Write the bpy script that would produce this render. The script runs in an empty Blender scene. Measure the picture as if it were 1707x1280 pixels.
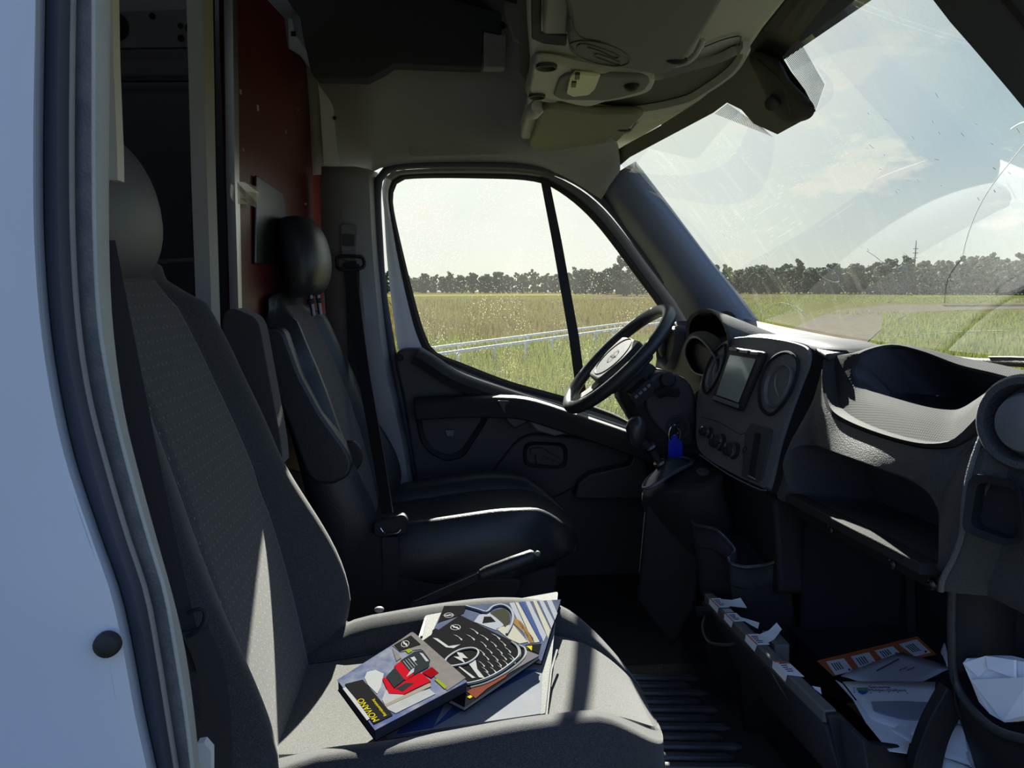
import bpy, bmesh, math, random
import numpy as np
from mathutils import Vector, Matrix
from mathutils.bvhtree import BVHTree
random.seed(7)
S = bpy.context.scene
COL = S.collection
# ------------------------------------------------------------------ camera
# vehicle axes: +X forward, +Y towards the driver's side, +Z up, cab floor at z = 0
YAW, PITCH, F = math.radians(5.0), math.radians(7.3), 1233.0
CAM = Vector((0, 0, 1.0))
FWD = Vector((math.sin(YAW) * math.cos(PITCH), math.cos(YAW) * math.cos(PITCH), -math.sin(PITCH)))
RGT = Vector((math.cos(YAW), -math.sin(YAW), 0))
UPV = RGT.cross(FWD)
cd = bpy.data.cameras.new('camera'); cd.sensor_width = 36; cd.lens = F / 1707 * 36; cd.clip_start = 0.02; cd.clip_end = 2000
cam = bpy.data.objects.new('camera', cd); COL.objects.link(cam)
M = Matrix((RGT, UPV, -FWD)).transposed().to_4x4(); M.translation = CAM; cam.matrix_world = M
S.camera = cam
# ------------------------------------------------------------------ exposure
S.view_settings.view_transform = 'Standard'; S.view_settings.look = 'None'
S.view_settings.gamma = 1; S.view_settings.use_curve_mapping = False
S.view_settings.exposure = 0.1
# ------------------------------------------------------------------ sun
SUN_AZ, SUN_EL = math.radians(6.5), math.radians(29)      # azimuth from +Y towards +X
SUND = Vector((math.sin(SUN_AZ) * math.cos(SUN_EL), math.cos(SUN_AZ) * math.cos(SUN_EL), math.sin(SUN_EL)))
sl = bpy.data.lights.new('sun', 'SUN'); sl.energy = 22; sl.angle = math.radians(0.6); sl.color = (1, .95, .84)
so = bpy.data.objects.new('sun', sl); COL.objects.link(so)
so.rotation_euler = SUND.to_track_quat('Z', 'Y').to_euler()
# ------------------------------------------------------------------ sky
W = bpy.data.worlds.new('sky'); S.world = W; W.use_nodes = True
def N(nt, t, **kw):
    n = nt.nodes.new(t)
    for k, v in kw.items():
        if k == 'i':
            for a, b in v.items(): n.inputs[a].default_value = b
        else: setattr(n, k, v)
    return n
def L(nt, a, b): nt.links.new(a, b)
def ramp(nt, fac, stops, interp='LINEAR'):
    r = N(nt, 'ShaderNodeValToRGB'); r.color_ramp.interpolation = interp
    e = r.color_ramp.elements
    while len(e) < len(stops): e.new(0.5)
    for q, (p, c) in zip(e, stops):
        q.position = p; q.color = c if len(c) == 4 else (*c, 1)
    L(nt, fac, r.inputs[0]); return r.outputs[0]
def mth(nt, op, a, b=None, clamp=False):
    m = N(nt, 'ShaderNodeMath', operation=op); m.use_clamp = clamp
    for i, v in enumerate((a, b)):
        if v is None: continue
        if isinstance(v, (int, float)): m.inputs[i].default_value = v
        else: L(nt, v, m.inputs[i])
    return m.outputs[0]
def mixc(nt, f, a, b, bt='MIX'):
    m = N(nt, 'ShaderNodeMix', data_type='RGBA', blend_type=bt)
    for s, v in ((0, f), (6, a), (7, b)):
        if isinstance(v, (int, float)): m.inputs[s].default_value = v
        elif isinstance(v, tuple): m.inputs[s].default_value = v if len(v) == 4 else (*v, 1)
        else: L(nt, v, m.inputs[s])
    return m.outputs[2]
def build_sky():
    nt = W.node_tree; nt.nodes.clear()
    out = N(nt, 'ShaderNodeOutputWorld'); bg = N(nt, 'ShaderNodeBackground')
    tc = N(nt, 'ShaderNodeTexCoord'); v = tc.outputs['Generated']
    sp = N(nt, 'ShaderNodeSeparateXYZ'); L(nt, v, sp.inputs[0])
    z = sp.outputs[2]
    base = ramp(nt, z, [(0.0, (.92, .90, .74)), (.06, (.80, .86, .80)), (.16, (.60, .73, .78)), (.36, (.40, .56, .69)), (1, (.22, .38, .62))])
    # whitish glow around the sun
    d = N(nt, 'ShaderNodeVectorMath', operation='DOT_PRODUCT'); L(nt, v, d.inputs[0]); d.inputs[1].default_value = SUND
    g = ramp(nt, d.outputs['Value'], [(.84, (0, 0, 0)), (.92, (.55, .55, .55)), (1, (1, 1, 1))])
    c1 = mixc(nt, mth(nt, 'MULTIPLY', g, 0.9), base, (1.25, 1.21, 1.05))
    far = ramp(nt, d.outputs['Value'], [(.0, (1, 1, 1)), (.55, (0, 0, 0))])
    c1 = mixc(nt, mth(nt, 'MULTIPLY', far, .75), c1, (.26, .46, 1.0))
    # small fair-weather clouds low over the horizon
    dv = N(nt, 'ShaderNodeVectorMath', operation='MULTIPLY'); L(nt, v, dv.inputs[0]); dv.inputs[1].default_value = (1, 1, 3.2)
    n1 = N(nt, 'ShaderNodeTexNoise', i={'Scale': 7.5, 'Detail': 8, 'Roughness': .58}); L(nt, dv.outputs[0], n1.inputs['Vector'])
    cm = ramp(nt, n1.outputs[0], [(.555, (0, 0, 0)), (.63, (1, 1, 1))])
    zm = ramp(nt, z, [(.0, (.6, .6, .6)), (.05, (1, 1, 1)), (.2, (.75, .75, .75)), (.32, (.25, .25, .25))])
    c2 = mixc(nt, mth(nt, 'MULTIPLY', cm, mth(nt, 'MULTIPLY', zm, .85)), c1, (1.0, .97, .88))
    L(nt, c2, bg.inputs[0]); bg.inputs[1].default_value = 0.86
    L(nt, bg.outputs[0], out.inputs[0])
build_sky()

# ================================================================== toolkit
def ray(px, py): return FWD + RGT * ((px - 853.5) / F) + UPV * ((640 - py) / F)
def P(px, py, Y): d = ray(px, py); return CAM + d * (Y / d.y)           # the point of the cab at lateral distance Y seen at a photo pixel
def PX(px, py, X): d = ray(px, py); return CAM + d * (X / d.x)
def PZ(px, py, Z): d = ray(px, py); return CAM + d * ((Z - 1.0) / d.z)
def PPL(px, py, p0, n): d = ray(px, py); return CAM + d * ((p0 - CAM).dot(n) / d.dot(n))
def PS(px, py, bvh, off=0.0):
    d = ray(px, py).normalized(); h = bvh.ray_cast(CAM, d)
    return None if h[0] is None else h[0] - d * off
V3 = Vector
def crom(pts, n, closed=False):
    """Catmull-Rom through pts, n samples (arc length spaced)."""
    pts = [Vector(p) for p in pts]; m = len(pts); out = []
    segs = m if closed else m - 1
    for i in range(segs):
        if closed: a, b, c, d = pts[(i - 1) % m], pts[i], pts[(i + 1) % m], pts[(i + 2) % m]
        else: a, b, c, d = pts[max(i - 1, 0)], pts[i], pts[i + 1], pts[min(i + 2, m - 1)]
        for k in range(12):
            t = k / 12
            out.append(0.5 * ((2 * b) + (c - a) * t + (2 * a - 5 * b + 4 * c - d) * t * t + (3 * b - a - 3 * c + d) * t ** 3))
    if not closed: out.append(pts[-1])
    return resamp(out, n, closed)
def resamp(pts, n, closed=False):
    pts = [Vector(p) for p in pts]
    q = pts + [pts[0]] if closed else pts
    d = [0.0]
    for a, b in zip(q, q[1:]): d.append(d[-1] + (b - a).length)
    T = d[-1] or 1e-9; out = []; j = 0
    for i in range(n):
        t = T * i / (n if closed else n - 1)
        while j < len(d) - 2 and d[j + 1] < t: j += 1
        s = d[j + 1] - d[j]; f = 0 if s < 1e-12 else (t - d[j]) / s
        out.append(q[j].lerp(q[j + 1], min(max(f, 0), 1)))
    return out
def rounded(pts, r, k=4):
    """closed polygon with rounded corners; r scalar or list"""
    pts = [Vector(p) for p in pts]; n = len(pts); out = []
    for i, p in enumerate(pts):
        rr = r[i] if isinstance(r, (list, tuple)) else r
        a, b = pts[i - 1] - p, pts[(i + 1) % n] - p
        la, lb = a.length, b.length; q = min(rr, la * .48, lb * .48)
        if q < 1e-6: out.append(p.copy()); continue
        A, B = p + a / la * q, p + b / lb * q
        for j in range(k + 1):
            t = j / k; out.append(A * (1 - t) ** 2 + p * 2 * t * (1 - t) + B * t * t)
    return out
def loft(secs, closed=False, cap0=False, cap1=False, wrap=False):
    vs = []; fs = []; m = len(secs[0])
    for s in secs: vs += [Vector(p) for p in s]
    ns = len(secs)
    for i in range(ns if wrap else ns - 1):
        i2 = (i + 1) % ns
        for j in range(m if closed else m - 1):
            k = (j + 1) % m
            fs.append((i * m + j, i * m + k, i2 * m + k, i2 * m + j))
    if cap0: fs.append(tuple(reversed(range(m))))
    if cap1: fs.append(tuple(range((ns - 1) * m, ns * m)))
    return vs, fs
def slab(loop, off):
    off = Vector(off); a = [Vector(p) for p in loop]
    return loft([a, [p + off for p in a]], closed=True, cap0=True, cap1=True)
def flat(loop): return [Vector(p) for p in loop], [tuple(range(len(loop)))]
def frames(path, closed=False):
    n = len(path); T = []
    for i in range(n):
        if closed: t = path[(i + 1) % n] - path[i - 1]
        else: t = path[min(i + 1, n - 1)] - path[max(i - 1, 0)]
        T.append(t.normalized() if t.length > 1e-9 else Vector((0, 0, 1)))
    r = T[0].orthogonal().normalized(); R = []
    for i in range(n):
        r = (r - T[i] * r.dot(T[i]));
        r = r.normalized() if r.length > 1e-6 else T[i].orthogonal().normalized()
        R.append((r.copy(), T[i].cross(r)))
    return T, R
def tube(path, r, n=10, closed=False, cap=True):
    path = [Vector(p) for p in path]; T, R = frames(path, closed)
    secs = []
    for i, p in enumerate(path):
        rr = r[i] if isinstance(r, (list, tuple)) else r
        a, b = R[i]
        secs.append([p + (a * math.cos(t) + b * math.sin(t)) * rr for t in (2 * math.pi * k / n for k in range(n))])
    return loft(secs, closed=True, cap0=cap and not closed, cap1=cap and not closed, wrap=closed)
def profile(path, prof, up, closed=False, cap=True):
    """sweep 2d profile [(a,b)...]; a along side = T x up, b along up"""
    path = [Vector(p) for p in path]; T, _ = frames(path, closed); secs = []
    for i, p in enumerate(path):
        u = up[i] if isinstance(up, list) else up
        u = Vector(u); u = (u - T[i] * u.dot(T[i])).normalized(); s = T[i].cross(u)
        secs.append([p + s * a + u * b for a, b in prof])
    return loft(secs, closed=True, cap0=cap and not closed, cap1=cap and not closed, wrap=closed)
def box(c, s, rot=None):
    c = Vector(c); s = Vector(s) / 2
    v = [Vector((x, y, z)) for x in (-s.x, s.x) for y in (-s.y, s.y) for z in (-s.z, s.z)]
    if rot is not None: v = [rot @ p for p in v]
    return [c + p for p in v], [(0, 1, 3, 2), (4, 6, 7, 5), (0, 4, 5, 1), (2, 3, 7, 6), (0, 2, 6, 4), (1, 5, 7, 3)]
def lathe(prof, o, ax, n=24, ref=None, sx=1.0):
    o = Vector(o); ax = Vector(ax).normalized()
    a = (Vector(ref) - ax * Vector(ref).dot(ax)).normalized() if ref is not None else ax.orthogonal().normalized()
    b = ax.cross(a)
    secs = [[o + ax * h + (a * math.cos(t) * sx + b * math.sin(t)) * r for t in (2 * math.pi * k / n for k in range(n))] for r, h in prof]
    return loft(secs, closed=True, cap0=prof[0][0] > 1e-6, cap1=prof[-1][0] > 1e-6)
def join(*gs):
    vs = []; fs = []
    for v, f in gs:
        o = len(vs); vs += v; fs += [tuple(i + o for i in q) for q in f]
    return vs, fs
def sph(c, r, nu=16, nv=10):
    """ellipsoid, r scalar or 3-tuple"""
    c = Vector(c); r = (r, r, r) if isinstance(r, (int, float)) else r
    secs = [[c + Vector((math.cos(t) * math.sin(a) * r[0], math.sin(t) * math.sin(a) * r[1], -math.cos(a) * r[2])) for t in (2 * math.pi * k / nu for k in range(nu))] for a in (math.pi * (i + .001) / (nv + .002) for i in range(nv + 1))]
    return loft(secs, closed=True, cap0=True, cap1=True)
def wpos(o):
    v = Vector((0, 0, 0))
    while o is not None: v = v + o.location; o = o.parent
    return v
def obj(name, geo, mat, parent=None, smooth=True, ang=40, bevel=0, seg=2, sub=0, solid=0, soff=0, **tags):
    vs, fs = geo; o0 = wpos(parent) if parent else Vector((0, 0, 0))
    me = bpy.data.meshes.new(name); me.from_pydata([tuple(Vector(v) - o0) for v in vs], [], fs); me.validate()
    bm = bmesh.new(); bm.from_mesh(me)
    bmesh.ops.remove_doubles(bm, verts=bm.verts, dist=1e-5)
    bmesh.ops.recalc_face_normals(bm, faces=bm.faces); bm.to_mesh(me); bm.free()
    if smooth:
        me.polygons.foreach_set('use_smooth', [True] * len(me.polygons)); me.set_sharp_from_angle(angle=math.radians(ang))
    for m in (mat if isinstance(mat, (list, tuple)) else [mat]): me.materials.append(m)
    o = bpy.data.objects.new(name, me); COL.objects.link(o)
    if parent: o.parent = parent
    if solid:
        m = o.modifiers.new('thick', 'SOLIDIFY'); m.thickness = solid; m.offset = soff
    if bevel:
        m = o.modifiers.new('bevel', 'BEVEL'); m.width = bevel; m.segments = seg; m.limit_method = 'ANGLE'; m.angle_limit = math.radians(35)
        m.harden_normals = False
    if sub:
        m = o.modifiers.new('sub', 'SUBSURF'); m.levels = sub; m.render_levels = sub
    for k, v in tags.items(): o[k] = v
    return o
def thing(name, label, cat, loc=(0, 0, 0), group=None, kind=None):
    o = bpy.data.objects.new(name, None); COL.objects.link(o); o.location = Vector(loc); o.empty_display_size = .05
    o['label'] = label; o['category'] = cat
    if group: o['group'] = group
    if kind: o['kind'] = kind
    return o
def struct(name, geo, mat, label=None, cat=None, **kw):
    o = obj(name, geo, mat, **kw); o['kind'] = 'structure'
    if label: o['label'] = label
    if cat: o['category'] = cat
    return o
def text(name, body, o, ex, ey, size, mat, parent, depth=.0002, align='LEFT'):
    """flat lettering: origin o, baseline direction ex, up direction ey"""
    cu = bpy.data.curves.new(name, 'FONT'); cu.body = body; cu.size = size; cu.extrude = depth; cu.align_x = align; cu.resolution_u = 3
    t = bpy.data.objects.new(name, cu); COL.objects.link(t)
    me = bpy.data.meshes.new_from_object(t.evaluated_get(bpy.context.evaluated_depsgraph_get()))
    bpy.data.objects.remove(t); bpy.data.curves.remove(cu)
    ex = Vector(ex).normalized(); ey = Vector(ey); ey = (ey - ex * ey.dot(ex)).normalized(); ez = ex.cross(ey)
    vs = [Vector(o) + ex * v.co.x + ey * v.co.y + ez * v.co.z for v in me.vertices]; fs = [tuple(p.vertices) for p in me.polygons]
    bpy.data.meshes.remove(me)
    return obj(name, (vs, fs), mat, parent, smooth=False)
def emblem(o, ex, ey, r, w=.14):
    """ring with a lightning bolt, in the plane o, ex, ey"""
    o, ex, ey = Vector(o), Vector(ex), Vector(ey); n = 32
    g = loft([[o + (ex * math.cos(t) + ey * math.sin(t)) * q for t in (2 * math.pi * k / n for k in range(n))] for q in (r * (1 - w), r)], closed=True)
    b = [(-1.25, .08), (.02, .1), (-.12, .38), (1.25, -.06), (-.02, -.1), (.12, -.38)]
    b = [(-1.3, .16), (.15, .16), (.0, .42), (1.3, -.16), (-.15, -.16), (.0, -.42)]
    return join(g, flat([o + ex * x * r + ey * y * r for x, y in b]))
# ================================================================== materials
def mat(name, col, rough=.6, metal=0, spec=.5, bump=None, noise=None, sheen=0, coat=0):
    """bump=(scale,strength,detail); noise=(scale,amount,colour2)"""
    m = bpy.data.materials.new(name); m.use_nodes = True; nt = m.node_tree
    b = nt.nodes['Principled BSDF']
    b.inputs['Base Color'].default_value = (*col, 1); b.inputs['Roughness'].default_value = rough
    b.inputs['Metallic'].default_value = metal; b.inputs['Specular IOR Level'].default_value = spec
    if sheen: b.inputs['Sheen Weight'].default_value = sheen; b.inputs['Sheen Roughness'].default_value = .45
    if coat: b.inputs['Coat Weight'].default_value = coat
    tc = N(nt, 'ShaderNodeTexCoord')
    if noise:
        n = N(nt, 'ShaderNodeTexNoise', i={'Scale': noise[0], 'Detail': 5}); L(nt, tc.outputs['Object'], n.inputs['Vector'])
        f = ramp(nt, n.outputs[0], [(.38, (0, 0, 0)), (.68, (1, 1, 1))])
        L(nt, mixc(nt, mth(nt, 'MULTIPLY', f, noise[1]), col, noise[2]), b.inputs['Base Color'])
    if bump:
        n = N(nt, 'ShaderNodeTexNoise', i={'Scale': bump[0], 'Detail': bump[2] if len(bump) > 2 else 2}); L(nt, tc.outputs['Object'], n.inputs['Vector'])
        bp = N(nt, 'ShaderNodeBump', i={'Strength': bump[1], 'Distance': .002}); L(nt, n.outputs[0], bp.inputs['Height']); L(nt, bp.outputs[0], b.inputs['Normal'])
    return m
def fabric(name, col, dots=None, scale=900, sheen=.6, fleck=(.3, .3, .28)):
    """woven cloth; dots = colour of a sparse woven dash pattern"""
    m = mat(name, col, .9, spec=.2, sheen=sheen); nt = m.node_tree; b = nt.nodes['Principled BSDF']
    tc = N(nt, 'ShaderNodeTexCoord')
    n = N(nt, 'ShaderNodeTexNoise', i={'Scale': scale, 'Detail': 2}); L(nt, tc.outputs['Object'], n.inputs['Vector'])
    c = mixc(nt, ramp(nt, n.outputs[0], [(.42, (0, 0, 0)), (.72, (1, 1, 1))]), col, fleck)
    if dots:
        sp = N(nt, 'ShaderNodeSeparateXYZ'); L(nt, tc.outputs['Object'], sp.inputs[0])
        a = mth(nt, 'MULTIPLY', sp.outputs[1], 62); bb = mth(nt, 'MULTIPLY', sp.outputs[2], 62)
        row = mth(nt, 'FLOOR', bb)
        off = mth(nt, 'FRACT', mth(nt, 'MULTIPLY', row, .37))
        fx = mth(nt, 'ABSOLUTE', mth(nt, 'SUBTRACT', mth(nt, 'FRACT', mth(nt, 'ADD', a, off)), .5))
        fz = mth(nt, 'ABSOLUTE', mth(nt, 'SUBTRACT', mth(nt, 'FRACT', bb), .5))
        k = mth(nt, 'MULTIPLY', mth(nt, 'LESS_THAN', fx, .055), mth(nt, 'LESS_THAN', fz, .10))
        c = mixc(nt, k, c, dots)
    L(nt, c, b.inputs['Base Color'])
    bp = N(nt, 'ShaderNodeBump', i={'Strength': .35, 'Distance': .001}); L(nt, n.outputs[0], bp.inputs['Height']); L(nt, bp.outputs[0], b.inputs['Normal'])
    return m
def glassmat(name, tint=(.93, .97, .95), dust=.02, specks=0.0, refl=.05, smear=0.0):
    m = bpy.data.materials.new(name); m.use_nodes = True; nt = m.node_tree; nt.nodes.clear()
    out = N(nt, 'ShaderNodeOutputMaterial'); tr = N(nt, 'ShaderNodeBsdfTransparent', i={0: (*tint, 1)})
    gl = N(nt, 'ShaderNodeBsdfGlossy', i={'Roughness': .02, 0: (1, 1, 1, 1)})
    lw = N(nt, 'ShaderNodeFresnel', i={'IOR': 1.35})
    a = N(nt, 'ShaderNodeMixShader'); L(nt, mth(nt, 'MINIMUM', mth(nt, 'MULTIPLY', lw.outputs[0], refl * 20), .5), a.inputs[0]); L(nt, tr.outputs[0], a.inputs[1]); L(nt, gl.outputs[0], a.inputs[2])
    tl = N(nt, 'ShaderNodeBsdfTranslucent', i={0: (.8, .8, .74, 1)}); df = N(nt, 'ShaderNodeBsdfDiffuse', i={0: (.7, .7, .66, 1)})
    dd = N(nt, 'ShaderNodeMixShader', i={0: .4}); L(nt, tl.outputs[0], dd.inputs[1]); L(nt, df.outputs[0], dd.inputs[2])
    tc = N(nt, 'ShaderNodeTexCoord'); o = tc.outputs['Object']
    n = N(nt, 'ShaderNodeTexNoise', i={'Scale': 3.0, 'Detail': 6}); L(nt, o, n.inputs['Vector'])
    f = mth(nt, 'MULTIPLY', n.outputs[0], dust * 2)
    if specks:
        v = N(nt, 'ShaderNodeTexVoronoi', i={'Scale': 160, 'Randomness': 1}); L(nt, o, v.inputs['Vector'])
        n2 = N(nt, 'ShaderNodeTexNoise', i={'Scale': 7, 'Detail': 3}); L(nt, o, n2.inputs['Vector'])
        k = mth(nt, 'MULTIPLY', mth(nt, 'LESS_THAN', v.outputs[0], .17), ramp(nt, n2.outputs[0], [(.42, (0, 0, 0)), (.62, (1, 1, 1))]))
        f = mth(nt, 'ADD', f, mth(nt, 'MULTIPLY', k, specks))
    if smear:
        mp = N(nt, 'ShaderNodeMapping', i={'Rotation': (0, .5, .35), 'Scale': (3, 40, 9)}); L(nt, o, mp.inputs[0])
        n3 = N(nt, 'ShaderNodeTexNoise', i={'Scale': 1.0, 'Detail': 4}); L(nt, mp.outputs[0], n3.inputs['Vector'])
        f = mth(nt, 'ADD', f, mth(nt, 'MULTIPLY', ramp(nt, n3.outputs[0], [(.55, (0, 0, 0)), (.75, (1, 1, 1))]), smear))
    b = N(nt, 'ShaderNodeMixShader'); L(nt, mth(nt, 'MINIMUM', f, .8), b.inputs[0]); L(nt, a.outputs[0], b.inputs[1]); L(nt, dd.outputs[0], b.inputs[2])
    L(nt, b.outputs[0], out.inputs[0]); return m
m_black = mat('black_plastic', (.020, .021, .024), .6, spec=.3, bump=(700, .25))
m_fascia = mat('fascia_plastic', (.15, .154, .16), .5, spec=.4, bump=(420, .9, 3))
m_dash = mat('grained_dash_plastic', (.075, .077, .080), .55, spec=.35, bump=(420, .9, 3), noise=(6, .25, (.09, .09, .088)))
m_lipm = mat('lip_plastic', (.035, .035, .036), .75, spec=.15, bump=(420, .5, 3))
m_dgrey = mat('dark_grey_plastic', (.045, .047, .052), .5, bump=(800, .15))
m_grey = mat('grey_plastic', (.17, .175, .18), .5, bump=(800, .12))
m_lgrey = mat('light_grey_trim', (.34, .34, .32), .6, bump=(600, .1), noise=(5, .3, (.27, .27, .24)))
m_head = mat('headliner_felt', (.36, .37, .385), .9, bump=(900, .25), noise=(4, .3, (.30, .31, .32)))
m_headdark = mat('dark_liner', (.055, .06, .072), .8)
m_visor = mat('visor_vinyl', (.19, .197, .205), .7, bump=(900, .3))
m_console = mat('overhead_console_plastic', (.54, .54, .53), .55, bump=(800, .15), noise=(7, .3, (.44, .44, .43)))
m_rubber = mat('rubber', (.018, .018, .02), .7, bump=(300, .2))
m_sealgrey = mat('dusty_rubber_seal', (.38, .39, .38), .75, noise=(14, .8, (.46, .46, .43)), bump=(400, .3))
m_sealmid = mat('worn_rubber_seal', (.085, .095, .11), .7, noise=(40, .6, (.17, .18, .18)), bump=(400, .4))
m_sealdark = mat('dark_door_seal', (.045, .055, .08), .6, noise=(3, .5, (.09, .10, .13)))
m_white = mat('white_body_paint', (.57, .63, .75), .3, noise=(2.2, .35, (.47, .53, .65)), coat=.3)
m_whiteint = mat('white_inner_paint', (.62, .64, .66), .4)
m_red = mat('red_painted_board', (.105, .010, .011), .42, noise=(3.5, .6, (.06, .009, .010)))
m_alu = mat('aluminium', (.55, .55, .53), .35, metal=1, bump=(60, .05))
m_chrome = mat('chrome', (.75, .75, .75), .15, metal=1)
m_darkmetal = mat('dark_metal', (.12, .12, .13), .35, metal=1)
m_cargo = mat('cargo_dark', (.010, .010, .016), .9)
m_leather = mat('black_leatherette', (.026, .030, .034), .38, bump=(260, .3), noise=(4, .2, (.04, .045, .05)))
m_headrest = mat('headrest_vinyl', (.10, .108, .12), .5, bump=(500, .2))
m_fab = fabric('seat_side_cloth', (.030, .032, .038), fleck=(.095, .092, .086), sheen=.2)
m_fabdots = fabric('seat_centre_cloth', (.036, .038, .044), dots=(.20, .20, .21), fleck=(.13, .126, .117), sheen=.2)
m_belt = mat('belt_webbing', (.022, .023, .026), .8, bump=(500, .3))
m_paper = mat('sky_tinted_paper', (.85, .88, .95), .8, spec=.1)  # white with some blue of the skylight mixed into the colour
m_pprint = mat('white_print', (.22, .225, .23), .6, spec=0)
m_paper2 = mat('grey_paper', (.52, .54, .60), .8)
m_blue = mat('blue_tag', (.01, .03, .55), .35)
m_ink = mat('ink', (.03, .035, .06), .7)
m_orange = mat('orange_print', (.62, .16, .05), .6)
m_yellow = mat('yellow_print', (.34, .27, .01), .7, spec=0)
m_blackprint = mat('black_print', (.010, .010, .011), .8, spec=0)
m_silver = mat('silver_print', (.26, .265, .27), .7, spec=0)
m_screen = mat('display_sky_reflection', (.40, .44, .40), .2, spec=.8, coat=.4, noise=(9, .5, (.50, .54, .49)))  # pale colour stands in for the sky mirrored in the dusty screen
# ================================================================== the cab shell
def quad(a, b, c, d): return [Vector(a), Vector(b), Vector(c), Vector(d)], [(0, 1, 2, 3)]
def pl(pts, Y): return [P(x, y, Y) for x, y in pts]
def p3(pts): return [P(*q) for q in pts]
# floor and dark cargo box behind the cab
struct('floor', box((.15, 1.62, -.03), (1.9, 1.86, .06)), m_rubber, 'black rubber covered cab floor', 'floor')
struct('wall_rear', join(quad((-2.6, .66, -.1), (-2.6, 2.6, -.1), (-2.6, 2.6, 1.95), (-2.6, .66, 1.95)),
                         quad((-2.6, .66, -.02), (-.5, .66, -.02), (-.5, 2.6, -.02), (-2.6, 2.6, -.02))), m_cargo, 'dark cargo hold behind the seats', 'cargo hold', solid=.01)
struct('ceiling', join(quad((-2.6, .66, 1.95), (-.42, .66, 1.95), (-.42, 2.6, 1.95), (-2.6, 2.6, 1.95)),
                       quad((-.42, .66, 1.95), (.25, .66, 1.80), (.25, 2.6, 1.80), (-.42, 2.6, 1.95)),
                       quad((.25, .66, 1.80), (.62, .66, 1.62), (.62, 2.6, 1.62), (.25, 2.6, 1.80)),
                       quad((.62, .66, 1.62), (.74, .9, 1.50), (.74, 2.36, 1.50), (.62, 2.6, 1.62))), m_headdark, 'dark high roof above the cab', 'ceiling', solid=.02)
# far side wall: upper head lining, B-pillar trim
rows = [[(518, 292, 2.50), (560, 290, 2.50), (610, 290, 2.50), (640, 277, 2.50), (700, 270, 2.50), (800, 268, 2.50), (880, 272, 2.50), (940, 290, 2.49), (1004, 330, 2.47)],
        [(518, 262, 2.49), (560, 262, 2.49), (610, 266, 2.49), (645, 258, 2.485), (700, 252, 2.48), (800, 250, 2.48), (880, 256, 2.47), (945, 272, 2.46), (1018, 306, 2.43)],
        [(516, 210, 2.49), (560, 215, 2.47), (615, 215, 2.445), (660, 212, 2.465), (700, 206, 2.475), (800, 204, 2.475), (870, 215, 2.44), (945, 255, 2.43), (1034, 284, 2.38)],
        [(510, 150, 2.48), (560, 165, 2.45), (615, 168, 2.41), (660, 165, 2.425), (700, 160, 2.43), (800, 160, 2.43), (862, 170, 2.41), (940, 235, 2.40), (1034, 262, 2.36)],
        [(500, 90, 2.46), (560, 120, 2.42), (615, 122, 2.38), (660, 104, 2.38), (700, 102, 2.38), (800, 104, 2.38), (858, 110, 2.36), (930, 200, 2.34), (1030, 240, 2.3)],
        [(490, 20, 2.42), (560, 60, 2.38), (615, 60, 2.34), (660, 50, 2.32), (700, 40, 2.32), (800, 40, 2.32), (855, 50, 2.3), (920, 160, 2.28), (1020, 225, 2.22)]]
wl = struct('wall_left', loft([crom(p3(r), 40) for r in rows]), m_head, 'olive grey head lining above the driver window', 'head lining', solid=.012, soff=-1)
# outer side of the van: closes the cab above, behind and under the driver door
obj('side_skin', join(quad((-2.6, 2.6, -.1), (-.30, 2.6, -.1), (-.30, 2.6, 1.95), (-2.6, 2.6, 1.95)), quad((-.30, 2.6, 1.42), (.48, 2.6, 1.42), (.40, 2.6, 1.95), (-.30, 2.6, 1.95)),
     quad((-.30, 2.6, -.1), (1.4, 2.6, -.1), (1.4, 2.6, .10), (-.30, 2.6, .10))), m_headdark, wl, solid=.01)
# recessed oval panel pressed into the lining
ov = rounded(pl([(700, 206), (815, 204), (835, 240), (838, 258), (680, 262), (685, 232)], 2.468), .05, 5)
obj('pressed_panel', slab(ov, (0, .006, 0)), m_head, wl, bevel=.004)
bp_l = crom(p3([(537, 278, 2.46), (536, 330, 2.46), (538, 420, 2.46), (548, 560, 2.46), (575, 720, 2.46), (620, 900, 2.46)]), 26)
bp_m = crom(p3([(592, 278, 2.445), (594, 330, 2.445), (600, 440, 2.44), (618, 600, 2.44), (648, 740, 2.44), (676, 900, 2.44)]), 26)
bp_m2 = crom(p3([(612, 282, 2.45), (614, 330, 2.45), (620, 440, 2.45), (637, 600, 2.45), (668, 740, 2.45), (690, 900, 2.45)]), 26)
bp_r = crom(p3([(626, 288, 2.52), (626, 330, 2.52), (634, 450, 2.52), (652, 600, 2.52), (682, 740, 2.52), (702, 900, 2.52)]), 26)
pt = obj('pillar_trim', loft([[a, b, c, d] for a, b, c, d in zip(bp_l, bp_m, bp_m2, bp_r)]), mat('pillar_cover_plastic', (.28, .29, .295), .55, bump=(800, .12)), wl, ang=25, solid=.008, soff=-1)
sl_ = rounded(pl([(566, 305), (587, 305), (590, 400), (567, 400)], 2.447), .012)
obj('belt_slot', slab(sl_, (0, .004, 0)), m_dgrey, wl)
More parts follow.
